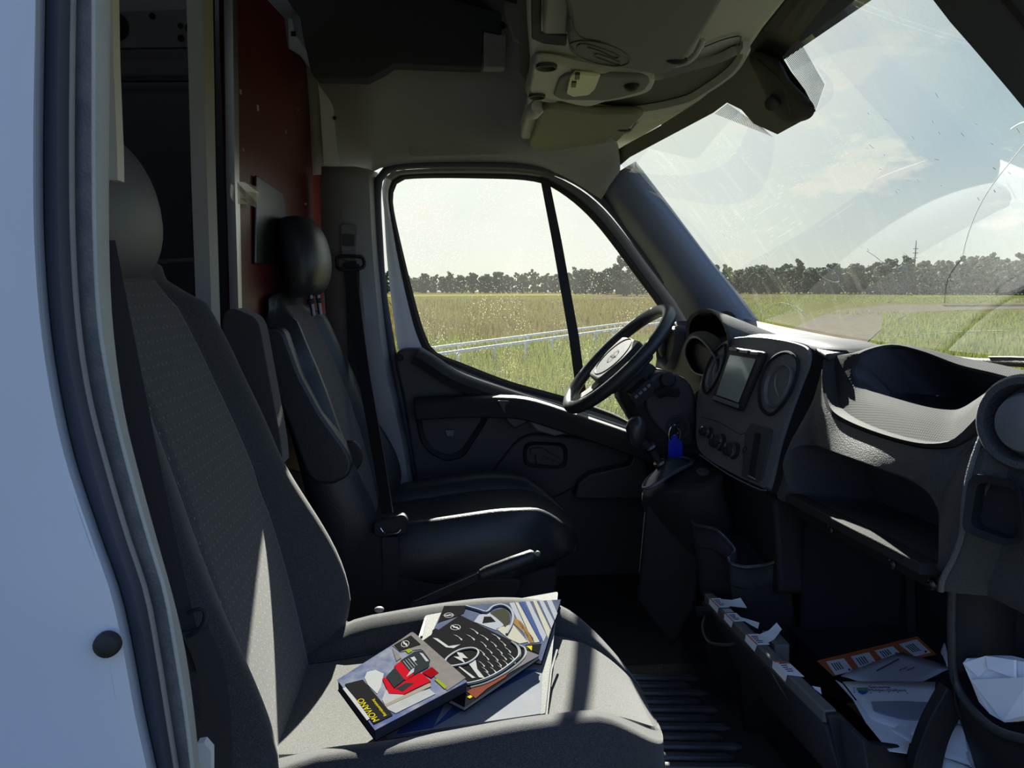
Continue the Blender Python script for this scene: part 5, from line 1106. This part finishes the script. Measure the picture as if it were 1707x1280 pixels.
dec('logo_tab', [(760, 250), (960, 135), (1075, 240), (830, 318)], hC + .0006, m_blackprint, C_, z1)
exC, eyC = axes([(562, 1133), (688, 1053), (779, 1136), (625, 1217)], hC)
emb((892, 234), z1, hC + .0010, .0080, exC, eyC, C_)
dec('title_block', [(178, 712), (390, 660), (745, 1078), (520, 1185)], hC + .0003, m_blackprint, C_, z1)
dec('white_edge', [(150, 765), (190, 752), (490, 1110), (440, 1145)], hC + .0003, m_pprint, C_, z1)
text('title', 'MOVANO', bk(*z1(590, 1140), hC + .0008), exC, eyC, .0130, m_yellow, C_)
text('subtitle', 'Betriebsanleitung', bk(*z1(675, 1085), hC + .0008), exC, eyC, .0062, m_yellow, C_)
sd = bk(*z1(1045, 1028), .036) - Vector((0, .0006, 0)); exs = (bk(779, 1136, .04) - bk(625, 1217, .04)).normalized()
obj('spine_mark', slab([sd + exs * a + BKN * b + exs.cross(BKN) * .0006 for a, b in ((0, 0), (.022, 0), (.022, .003), (0, .003))], exs.cross(BKN) * .0004), m_silver2, C_)

# ================================================================== open glove box lid with papers
gl_ = thing('glovebox_lid', 'open black glove box lid whose top bar carries torn paper stickers', 'glove box lid', (.66, 1.28, .10))
BA, BB = P(1183, 990, 1.55), P(1385, 1184, 1.03)
bx_dir = (BB - BA).normalized(); side_ = Vector((1, 0, 0)); side_ = (side_ - bx_dir * side_.dot(bx_dir)).normalized(); upb = side_.cross(bx_dir); upb = upb if upb.z > 0 else -upb
def bar(t, s, h=0): return BA.lerp(BB, t) + side_ * s + upb * h
m_bar = mat('latch_bar_plastic', (.135, .14, .135), .6, bump=(500, .3))
obj('latch_bar', slab(rounded([bar(-.01, -.011), bar(1, -.011), bar(1, .011), bar(-.01, .011)], .005), upb * -.025), m_bar, gl_, bevel=.003)
obj('lid_outer', loft([[bar(t, -.012, -.02), bar(t, .02, -.12), bar(t, .12, -.24), bar(t, .26, -.27)] for t in (-.02, .25, .5, .75, 1.02)]), m_black, gl_, ang=40, solid=.008)
obj('lid_inner', loft([[bar(t, .011, -.01), bar(t, .03, -.12), bar(t, .10, -.17), bar(t, .27, -.22)] for t in (-.02, .25, .5, .75, 1.14)]), m_black, gl_, ang=40, solid=.005)
obj('lid_side', slab([bar(1.0, -.011, -.001), bar(1.0, .011, -.001), bar(1.0, .06, -.05), bar(1.0, .27, -.09), bar(1.0, .27, -.27), bar(1.0, .12, -.24), bar(1.0, .02, -.13)], (0, -.012, 0)), m_black, gl_, bevel=.003)
obj('lid_side', slab([bar(-.02, -.011, -.001), bar(-.02, .011, -.001), bar(-.02, .06, -.05), bar(-.02, .27, -.09), bar(-.02, .27, -.27), bar(-.02, .12, -.24), bar(-.02, .02, -.13)], (0, .012, 0)), m_black, gl_, bevel=.003)
obj('catch_block', slab(rounded([bar(.41, .026, .002), bar(.545, .020, .002), bar(.545, .050, .002), bar(.44, .054, .002)], .004), upb * -.05), m_bar, gl_, bevel=.004)
obj('catch_arm', slab([bar(.47, .008, -.004), bar(.49, .008, -.004), bar(.49, .03, -.004), bar(.47, .03, -.004)], upb * -.01), m_bar, gl_)
obj('handle_loop', tube(crom([bar(.05, -.02, -.04), bar(.10, -.035, -.055), bar(.2, -.04, -.065), bar(.30, -.02, -.05), bar(.33, -.012, -.04)], 24), .003, 8), m_dgrey, gl_)
obj('hinge_pin', slab([bar(.0, -.035, -.022), bar(.035, -.034, -.022), bar(.09, -.014, -.01), bar(.07, -.012, -.02), bar(.01, -.03, -.04)], upb * -.012), m_black, gl_, bevel=.003)
# stay arm with moulded ribs
sa = crom([P(*q) for q in [(1536, 1300, .98), (1546, 1250, .985), (1562, 1205, .985), (1592, 1150, .985)]], 20)
obj('stay_arm', profile(sa, [(-.010, -.022), (.010, -.022), (.010, .022), (-.010, .022)], Vector((.75, .0, .4))), m_black, gl_, bevel=.002)
for k in (-.012, 0, .012):
    obj('stay_rib', tube([p + Vector((.75, 0, .4)).normalized() * k + Vector((-.006, -.008, .0)) for p in sa], .0022, 6), m_black, gl_)
# stickers
def sticker(label, t0, t1, tail, over, f=.0):
    s = thing('paper_sticker', label, 'sticker', bar((t0 + t1) / 2, 0, .001), group=None)
    def g(t, q): return bar(t, q, .0012 + (abs(q) - .011) * -.3 if abs(q) > .011 else .0012)
    b = [bar(t0, -.0125, .0014), bar(t0 + f, .0125, .0014), bar(t1 + f, .0125, .0014), bar(t1, -.0125, .0014)]
    c = [bar(t0 + .004, -.0118 - over, -.010), bar(t1 - .004, -.0118 - over, -.012)]
    obj('sticker_paper', join(slab(b, upb * .0003), loft([[b[0], b[3]], c])), m_paper, s, smooth=False, solid=.0004)
    obj('sticker_border', slab([bar(t0, -.0128, .0019), bar(t0 + .012, -.0128, .0019), bar(t0 + .012 + f, .0125, .0019), bar(t0 + f, .0125, .0019)] if f else [bar(t0, -.0128, .0019), bar(t1, -.0128, .0019), bar(t1, -.0098, .0019), bar(t0, -.0098, .0019)], upb * .0002), m_orange, s, smooth=False)
    for i in range(5):
        a = t0 + (t1 - t0) * (.2 + .14 * i)
        obj('print_line', slab([bar(a, -.007, .0019), bar(a + .006, -.007, .0019), bar(a + .006, .006 - .002 * (i % 3), .0019), bar(a, .006 - .002 * (i % 3), .0019)], upb * .0002), m_ink, s, smooth=False)
    if tail:
        tp_ = [bar(*q) for q in tail]
        obj('loose_end', loft([[tp_[i], tp_[i + 1]] for i in range(0, len(tp_), 2)]), m_paper, s, smooth=False, solid=.0004)
    return s
sticker('torn white sticker on the far end of the latch bar', .06, .165, [(.07, .012, .001), (.15, .012, .001), (.10, .030, .004), (.16, .030, .0), (.12, .046, .012), (.185, .046, .002)], .002)
sticker('white sticker with orange edge next to the bar end, one corner peeling', .23, .315, [(.27, .012, .001), (.31, .012, .001), (.29, .024, .0), (.33, .022, -.004), (.33, .040, .0), (.36, .030, -.006)], .003)
s_m = thing('paper_sticker', 'scrap of clear and white tape between the two far stickers', 'sticker', bar(.2, 0, .001))
obj('sticker_paper', slab([bar(.185, -.008, .0014), bar(.185, .010, .0014), bar(.22, .010, .0014), bar(.22, -.008, .0014)], upb * .0004), m_paper2, s_m, smooth=False)
sticker('white sticker with a long flap standing up in the middle of the bar', .44, .535, [(.445, .012, .001), (.52, .012, .001), (.44, .034, .008), (.50, .030, .003), (.42, .054, .018), (.455, .056, .012)], .004)
sticker('slanted white sticker with orange border nearest the seat', .665, .77, [(.84, .013, -.002), (.86, .012, -.002), (.86, .022, .0), (.89, .016, -.004)], .003, f=.02)
# ---- papers lying in the lid
LPN = Vector((0, 0, 1)); LPP = Vector((.8, 1.2, .281))
def lp_(px, py, h=0): return PPL(px, py, LPP + LPN * h, LPN)
def z5(x, y): return 1340 + x * .215, 1020 + y * .215
def sheet(nm, label, cat, pts, h, mt, f=z5, wob=.003, th=.0006, mid=6):
    """paper sheet with gentle waves; pts corners of a quad"""
    q = [lp_(*f(*p), h) for p in pts]; rng = random.Random(len(label)); g = []
    for i in range(mid + 1):
        r = []
        for j in range(mid + 1):
            u, v = i / mid, j / mid
            p = (q[0] * (1 - u) * (1 - v) + q[1] * u * (1 - v) + q[2] * u * v + q[3] * (1 - u) * v)
            r.append(p + LPN * (wob * (math.sin(3.1 * u + 4.2 * v + len(label)) * .6 + rng.uniform(-.3, .3))))
        g.append(r)
    o = obj(nm, loft(g), mt, None, ang=80, solid=th)
    if cat: o['label'] = label; o['category'] = cat
    return o
def lsl(nm, pts, h, mt, par, f=z5, th=.0003): return obj(nm, slab([lp_(*f(*q), h) for q in pts], LPN * th), mt, par, smooth=False)
of = thing('leaflet', 'orange leaflet with four white label boxes at the back of the glove box lid', 'leaflet', lp_(1460, 1100))
lsl('sheet', [(100, 380), (880, 190), (1030, 330), (225, 497)], 0, m_orange, of, th=.0006)
for bx4 in ([(172, 385), (310, 360), (385, 455), (245, 490)], [(362, 345), (505, 312), (570, 400), (440, 450)], [(548, 300), (690, 265), (750, 320), (620, 380)], [(737, 250), (875, 212), (985, 315), (860, 345)]):
    lsl('label_box', bx4, .0010, m_paper, of)
    a, b, c, d = [Vector((*q, 0)) for q in bx4]
    for i in range(4):
        u = .18 + .13 * i
        p0 = a.lerp(b, u).lerp(d.lerp(c, u), .18); p1 = a.lerp(b, u).lerp(d.lerp(c, u), .72)
        lsl('print_line', [(p0.x, p0.y), (p0.x + 8, p0.y - 1), (p1.x + 8, p1.y - 1), (p1.x, p1.y)], .0016, m_ink, of)
    e_ = a.lerp(c, .8); lsl('print_dot', [(e_.x, e_.y), (e_.x + 14, e_.y - 3), (e_.x + 18, e_.y + 10), (e_.x + 4, e_.y + 14)], .0016, m_bluestreak, of)
for i in range(7):
    x, y = 118 + 15 * i, 390 + 15 * i; lsl('edge_print', [(x, y), (x + 16, y - 4), (x + 20, y + 3), (x + 6, y + 6)], .0010, m_cream, of)
ev = thing('envelope', 'opened grey envelope with pointed flap lying behind the municipal letter', 'envelope', lp_(1500, 1110, .006))
eo = sheet('envelope_body', 'e', '', [(285, 500), (760, 300), (1150, 440), (700, 640)], .006, m_paper2); eo.parent = ev; eo.location = -ev.location
lsl('flap_crease', [(560, 455), (735, 360), (742, 366), (568, 460)], .0105, m_ink, ev)
for i, (x, y) in enumerate(((740, 450), (770, 440), (800, 452), (830, 440))): lsl('pen_stroke', [(x, y), (x + 26, y - 14), (x + 30, y - 11), (x + 4, y + 5)], .0105, m_ink, ev)
for i in range(5): lsl('address_line', [(1000 + 8 * i, 510 + 22 * i), (1120 - 6 * i, 465 + 22 * i), (1122 - 6 * i, 468 + 22 * i), (1002 + 8 * i, 514 + 22 * i)], .0105, m_ink, ev)
lt = thing('letter', 'white window envelope printed Gemeente Midden-Delfland beside a green blue shield', 'letter', lp_(1480, 1160, .012))
lo = sheet('envelope_body', 'letter', '', [(300, 540), (1020, 545), (985, 1000), (520, 830)], .012, m_paper, wob=.002); lo.parent = lt; lo.location = -lt.location
lsl('torn_edge', [(245, 530), (300, 560), (400, 690), (520, 690), (640, 860), (820, 1015), (800, 1100), (660, 1080), (480, 860), (380, 680)], .0085, m_paper, lt, th=.001)
lsl('window', [(522, 695), (760, 690), (968, 700), (900, 835), (760, 825), (545, 765)], .0165, mat('envelope_window', (.33, .36, .46), .25), lt)
sh = [(410, 590), (497, 588), (500, 612), (480, 632), (455, 638), (425, 625)]
lsl('crest', sh, .0165, mat('crest_blue', (.03, .12, .35), .5), lt)
lsl('crest_top', [(410, 588), (497, 586), (498, 604), (455, 612), (411, 604)], .0169, mat('crest_green', (.12, .35, .14), .5), lt)
exl = (lp_(*z5(800, 608), .017) - lp_(*z5(510, 606), .017)).normalized(); eyl = LPN.cross(exl)
text('print_name', 'Gemeente', lp_(*z5(508, 588), .0168), exl, eyl, .0088, m_ink, lt)
text('print_name', 'Midden-Delfland', lp_(*z5(510, 612), .0168), exl, eyl, .0098, m_ink, lt)
for q in ((520, 628), (588, 621), (658, 620), (730, 624), (800, 630), (388, 590), (390, 606), (393, 622)):
    lsl('print_dot', [(q[0] - 4, q[1] - 3), (q[0] + 4, q[1] - 3), (q[0] + 4, q[1] + 4), (q[0] - 4, q[1] + 4)], .0168, m_ink, lt)
sheet('paper_sheet', 'white folded sheet under the municipal letter next to the stay arm', 'paper', [(575, 790), (900, 840), (830, 1010), (690, 940)], .0105, m_paper)
sheet('paper_sheet', 'crumpled white sheet in front of the stay arm near the pocket', 'paper', [(1060, 860), (1220, 880), (1310, 1190), (980, 1080)], .006, m_paper, wob=.006)
sheet('paper_sheet', 'white sheet corner sticking out below the crumpled sheet', 'paper', [(975, 1090), (1290, 1200), (1250, 1290), (960, 1180)], .002, m_paper)
bc = thing('leaflet', 'leaflet with a barcode and orange border beside the bottle pocket', 'leaflet', lp_(1625, 1240, .003))
lsl('sheet', [(1150, 730), (1200, 720), (1330, 960), (1380, 1010), (1430, 1230), (1310, 1230), (1230, 1000)], .0035, m_paper2, bc)
lsl('orange_border', [(1350, 1010), (1380, 1005), (1440, 1240), (1400, 1240)], .0045, m_orange, bc)
for i in range(9): lsl('barcode_bar', [(1205 + 11 * i, 870 + 17 * i - 40), (1270 + 9 * i, 810 + 17 * i), (1274 + 9 * i, 816 + 17 * i), (1209 + 11 * i, 877 + 17 * i - 40)], .0048, m_ink, bc)
lsl('brown_print', [(1140, 800), (1190, 795), (1208, 810), (1170, 830), (1145, 825)], .0048, mat('brown_print', (.35, .16, .08), .6), bc)
lsl('green_print', [(1180, 870), (1240, 930), (1295, 985), (1270, 1010), (1230, 985)], .0048, mat('sage_print', (.33, .36, .25), .6), bc)
lsl('blue_text_strip', [(1280, 1040), (1340, 960), (1365, 990), (1290, 1070)], .0052, m_paper, bc)
sheet('paper_sheet', 'narrow white paper edge standing against the dashboard end pod', 'paper', [(1060, 310), (1090, 240), (1140, 400), (1110, 420)], .02, m_paper)
# paper towel in the bottle pocket
pt_ = thing('paper_towel', 'folded white paper towel stuffed into the bottle pocket', 'paper towel', P(1660, 1200, .90))
tw = [(1605, 1105, .955), (1612, 1097, .955), (1630, 1100, .945), (1643, 1093, .94), (1665, 1094, .925), (1690, 1100, .91), (1720, 1105, .89), (1720, 1190, .885), (1690, 1202, .90), (1675, 1204, .905), (1650, 1190, .92), (1632, 1170, .935), (1618, 1135, .945)]
tp0 = [P(*q) for q in tw]; tcn = sum(tp0, Vector()) / len(tp0)
obj('towel_body', slab(tp0, (.02, .0, .0)), m_paper, pt_, smooth=False)
for a, b, c, d in (((1605, 1105, .95), (1643, 1093, .932), (1646, 1112, .93), (1630, 1128, .935)), ((1643, 1093, .932), (1690, 1100, .905), (1690, 1130, .90), (1646, 1114, .925)), ((1618, 1133, .94), (1720, 1128, .875), (1720, 1190, .875), (1672, 1202, .898))):
    obj('towel_fold', slab([P(*a), P(*b), P(*c), P(*d)], (.004, 0, 0)), m_paper, pt_, smooth=False)
# ================================================================== ribbed rubber mat
fm = thing('floor_mat', 'black ribbed rubber floor mat in the passenger footwell', 'mat', (.4, 1.2, .0))
obj('mat_sheet', slab(rounded([Vector((x, y, .002)) for x, y in ((.10, .80), (.70, .80), (.70, 1.82), (.10, 1.82))], .05), (0, 0, .006)), mat('mat_rubber', (.04, .041, .043), .45, bump=(220, .8)), fm)
m_rib = mat('rib_rubber', (.06, .061, .063), .35)
for i in range(14):
    y = 1.28 + .036 * i; x1 = .60 + (.03 if i % 2 else 0)
    obj('rib', tube([Vector((.30, y + .02, .009)), Vector((.31, y + .02, .011)), Vector((x1 - .02, y - .01, .011)), Vector((x1, y - .01, .009))], [.004, .011, .011, .004], 8), m_rib, fm)
# ================================================================== outside
GZ = -.68
def gmat():
    m = mat('meadow_ground', (.2, .22, .06), .95); nt = m.node_tree; b = nt.nodes['Principled BSDF']
    tc = N(nt, 'ShaderNodeTexCoord'); o = tc.outputs['Object']
    n = N(nt, 'ShaderNodeTexNoise', i={'Scale': .25, 'Detail': 8, 'Roughness': .7}); L(nt, o, n.inputs['Vector'])
    n2 = N(nt, 'ShaderNodeTexNoise', i={'Scale': 3.0, 'Detail': 6, 'Roughness': .75}); L(nt, o, n2.inputs['Vector'])
    a = ramp(nt, n.outputs[0], [(.36, (0.051, 0.061, 0.014)), (.50, (0.082, 0.078, 0.024)), (.66, (0.078, 0.061, 0.031))])
    c = mixc(nt, .45, a, ramp(nt, n2.outputs[0], [(.3, (0.034, 0.041, 0.010)), (.7, (0.116, 0.109, 0.037))]))
    L(nt, c, b.inputs['Base Color']); b.inputs['Specular IOR Level'].default_value = 0; return m
gr_ = struct('ground', quad((-260, -120, GZ), (520, -120, GZ), (520, 520, GZ), (-260, 520, GZ)), gmat(), 'open meadow around the van', 'meadow', smooth=False)
def gmt(nm, c1, c2, s):
    m = mat(nm, c1, .8, spec=.15, noise=(s, 1, c2)); nt = m.node_tree
    b = nt.nodes['Principled BSDF']; tl = N(nt, 'ShaderNodeBsdfTranslucent'); mx = N(nt, 'ShaderNodeMixShader', i={0: .45})
    src = b.inputs['Base Color'].links[0].from_socket; L(nt, src, tl.inputs[0]); L(nt, b.outputs[0], mx.inputs[1]); L(nt, tl.outputs[0], mx.inputs[2]); L(nt, mx.outputs[0], nt.nodes['Material Output'].inputs[0]); return m
def gp(px, py, z=GZ): return PZ(px, py, z)
m_track = mat('gravel', (.105, .092, .068), .95, spec=0, noise=(2.5, .8, (.07, .062, .046)))
tk = struct('gravel_track', slab([gp(*q, GZ + .02) for q in [(1290, 600), (1300, 560), (1345, 535), (1400, 516), (1480, 508), (1600, 507), (1760, 506), (1760, 514), (1600, 517), (1520, 521), (1490, 535), (1465, 552), (1440, 575), (1430, 600)]], (0, 0, -.01)), m_track, 'pale gravel track turning away in front of the van', 'track', smooth=False)
m_rut = mat('dark_rut', (0.041, 0.037, 0.031), .95, spec=0)
obj('wheel_rut', slab([gp(*q, GZ + .025) for q in [(1570, 508), (1760, 507), (1760, 510), (1575, 511.5)]], (0, 0, -.01)), m_rut, tk, smooth=False)
# crop strips in the distance
def strip(label, pts, h, m_, cat='crop strip'):
    t = obj('crop_strip', slab([gp(*q) for q in pts], (0, 0, h)), m_, None, smooth=False); t['label'] = label; t['category'] = cat; return t
m_yel = mat('ripe_crop', (0.136, 0.122, 0.031), .9, spec=0, noise=(.6, .8, (0.095, 0.102, 0.027)))
m_grn = mat('green_crop', (0.075, 0.092, 0.024), .9, spec=0, noise=(.6, .8, (0.109, 0.109, 0.037)))
m_brn = mat('brown_stubble', (0.075, 0.058, 0.034), .9, spec=0, noise=(.3, .8, (0.095, 0.082, 0.041)))
strip('long yellow crop strip in front of the far wood behind the side window', [(560, 496), (1010, 492.5), (1010, 489.5), (560, 492)], .06, m_yel)
strip('yellow strip before the wood seen through the windscreen', [(1190, 491), (1560, 488), (1560, 486.5), (1190, 488.5)], .06, m_yel)
strip('low green crop field at the right of the windscreen view', [(1500, 497), (1800, 493), (1800, 487), (1560, 488)], .05, m_grn)
strip('brown stubble strip behind the quarter pane', [(985, 500), (1300, 497), (1300, 492), (985, 493)], .04, m_brn)
# low double rail in the grass
rf = thing('field_rail', 'low pale double rail running through the meadow outside the driver window', 'rail', gp(820, 575))
m_railp = mat('weathered_pale_rail', (.80, .79, .75), .8, spec=0)
for a, b in (((690, 584), (1130, 527)), ((690, 596), (1130, 534))):
    A0, B0 = gp(*a, GZ + .45), gp(*b, GZ + .45)
    obj('rail_bar', profile([A0.lerp(B0, i / 12) for i in range(13)], [(-.02, -.03), (.02, -.03), (.02, .03), (-.02, .03)], (0, 0, 1)), m_railp, rf, smooth=False)
    for i in range(0, 13): 
        p = A0.lerp(B0, i / 12); obj('rail_post', box((p.x, p.y, GZ + .2), (.06, .06, .42)), m_railp, rf, smooth=False)
# trees of the far wood: each its own crown and trunk
def crown(seed, k, w, h):
    rng = random.Random(seed); gs = []
    for i in range(k):
        a = rng.uniform(0, 6.283); rr_ = w * math.sqrt(rng.random()) * .75; z = h * (.08 + .80 * rng.random()); f = 1 - abs(z / h - .5) * .9
        c = Vector((rr_ * math.cos(a) * f, rr_ * math.sin(a) * f, z)); r = w * rng.uniform(.16, .30)
        v, fc_ = sph(c, (r, r, r * .85), 8, 5)
        v = [c + (p - c) * rng.uniform(.55, 1.35) for p in v]; gs.append((v, fc_))
    return join(*gs)
m_hazed_leaf = [gmt('leaf_%s' % n, c, c2, .9) for n, c, c2 in (('grey_green', (.15, .20, .12), (.11, .15, .09)), ('deep_green', (.13, .175, .09), (.09, .125, .065)), ('yellow_green', (.18, .21, .10), (.12, .15, .075)))]  # pale greyish greens: distance haze is mixed into the leaf colours
m_bark = mat('bark', (.10, .085, .065), .9)
protos = []
for i in range(5):
    w, h = (3.6, 9.5) if i < 3 else (2.6, 11.0)
    cgeo = crown(40 + i, 58 if i < 3 else 50, w, h)
    protos.append((cgeo, tube([Vector((0, 0, -.2)), Vector((0.1, 0, h * .5))], [.28, .12], 7)))
pm = []
for cg, tg_ in protos:
    a = obj('crown', cg, m_hazed_leaf[0], None, ang=20); b = obj('trunk', tg_, m_bark, None); pm.append((a.data, b.data)); bpy.data.objects.remove(a); bpy.data.objects.remove(b)
pmv = []
for i, (a, b) in enumerate(pm):
    row = []
    for q in range(3):
        d = a.copy(); d.materials.clear(); d.materials.append(m_hazed_leaf[q]); row.append((d, b))
    pmv.append(row)
def tree(x, y, s, k, q, label, group=None):
    t = thing('tree', label, 'tree', (x, y, GZ), group); t.scale = (s, s, s * random.uniform(.9, 1.1)); t.rotation_euler.z = random.uniform(0, 6.28)
    for nm, d in zip(('crown', 'trunk'), pmv[k][q]):
        o = bpy.data.objects.new(nm, d); COL.objects.link(o); o.parent = t
    return t
def place(px, dist): d = ray(px, 480); d.z = 0; d.normalize(); return d.x * dist, d.y * dist
def row(x0, x1, n, dist, smin, smax, label, group):
    for i in range(n):
        px = x0 + (x1 - x0) * (i + random.uniform(-.25, .25)) / (n - 1); x, y = place(px, dist * (.93 + .04 * ((i * 3) % 5)))
        tree(x, y, random.uniform(smin, smax), random.randrange(5), random.randrange(3), label, group)
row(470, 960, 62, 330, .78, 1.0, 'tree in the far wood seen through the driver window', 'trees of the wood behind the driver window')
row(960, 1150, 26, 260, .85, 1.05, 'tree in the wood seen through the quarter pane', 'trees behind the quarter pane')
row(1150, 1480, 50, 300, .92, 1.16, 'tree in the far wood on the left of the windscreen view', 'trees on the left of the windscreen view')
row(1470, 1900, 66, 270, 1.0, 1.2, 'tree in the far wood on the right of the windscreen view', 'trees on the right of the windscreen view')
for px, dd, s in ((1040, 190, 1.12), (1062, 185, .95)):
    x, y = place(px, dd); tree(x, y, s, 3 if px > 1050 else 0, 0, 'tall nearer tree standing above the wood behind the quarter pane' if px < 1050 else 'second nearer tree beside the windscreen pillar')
# telegraph mast above the wood
x, y = place(1522, 420); ms = thing('mast', 'thin mast with cross bars rising above the far wood', 'mast', (x, y, GZ))
obj('pole', tube([Vector((x, y, GZ)), Vector((x, y, 1.0 + (482 - 412) / F * 420))], [.5, .18], 8), m_darkmetal, ms)
for q in (424, 430, 437): obj('cross_bar', box((x, y, 1.0 + (482 - q) / F * 420), (2.4, .3, .3)), m_darkmetal, ms, smooth=False)
# grass blades of the meadow
def grass(nm, label, n, x0, x1, y0, y1, hmin, hmax, wd, m_, seed, gap=None):
    rng = np.random.RandomState(seed); V = []; Fc = []
    px = rng.uniform(x0, x1, n); t = rng.uniform(0, 1, n); py = y0 + (y1 - y0) * t ** 1.3
    for i in range(n):
        p = PZ(px[i], py[i], GZ)
        if gap and gap(px[i], py[i]): continue
        dist = math.hypot(p.x, p.y); h = rng.uniform(hmin, hmax); w = wd * (.6 + dist / 18); a = rng.uniform(0, 3.14); l = rng.uniform(-.35, .35, 2) * h
        k = len(V); dx, dy = math.cos(a) * w, math.sin(a) * w
        V += [(p.x - dx, p.y - dy, GZ), (p.x + dx, p.y + dy, GZ), (p.x + l[0], p.y + l[1], GZ + h)]; Fc.append((k, k + 1, k + 2))
    me = bpy.data.meshes.new(nm); me.from_pydata(V, [], Fc); me.materials.append(m_)
    o = bpy.data.objects.new(nm, me); COL.objects.link(o); o['kind'] = 'stuff'; o['label'] = label; o['category'] = 'grass'; return o
m_g1 = gmt('fresh_grass', (0.088, 0.119, 0.024), (0.129, 0.136, 0.034), .7); m_g2 = gmt('dry_grass', (0.105, 0.092, 0.036), (0.075, 0.064, 0.026), .3)
intrack = lambda x, y: (1290 < x < 1470 and y > 525 and x < 1500 - (y - 520) * .8) or (x > 1340 and 506 < y < 522)
grass('meadow_grass', 'tall fresh green grass close outside the driver window', 9000, 640, 1160, 575, 720, .15, .55, .010, m_g1, 1)
grass('meadow_grass', 'fresh grass in front of the van beyond the windscreen', 24000, 1150, 1760, 492, 640, .08, .30, .012, m_g1, 2, intrack)
grass('meadow_grass', 'dry brownish meadow grass beyond the pale rail', 9000, 620, 1180, 500, 575, .2, .6, .012, m_g2, 3)
grass('meadow_grass', 'dry grass seeds among the green grass near the van', 2200, 640, 1160, 560, 700, .3, .7, .006, m_g2, 4)
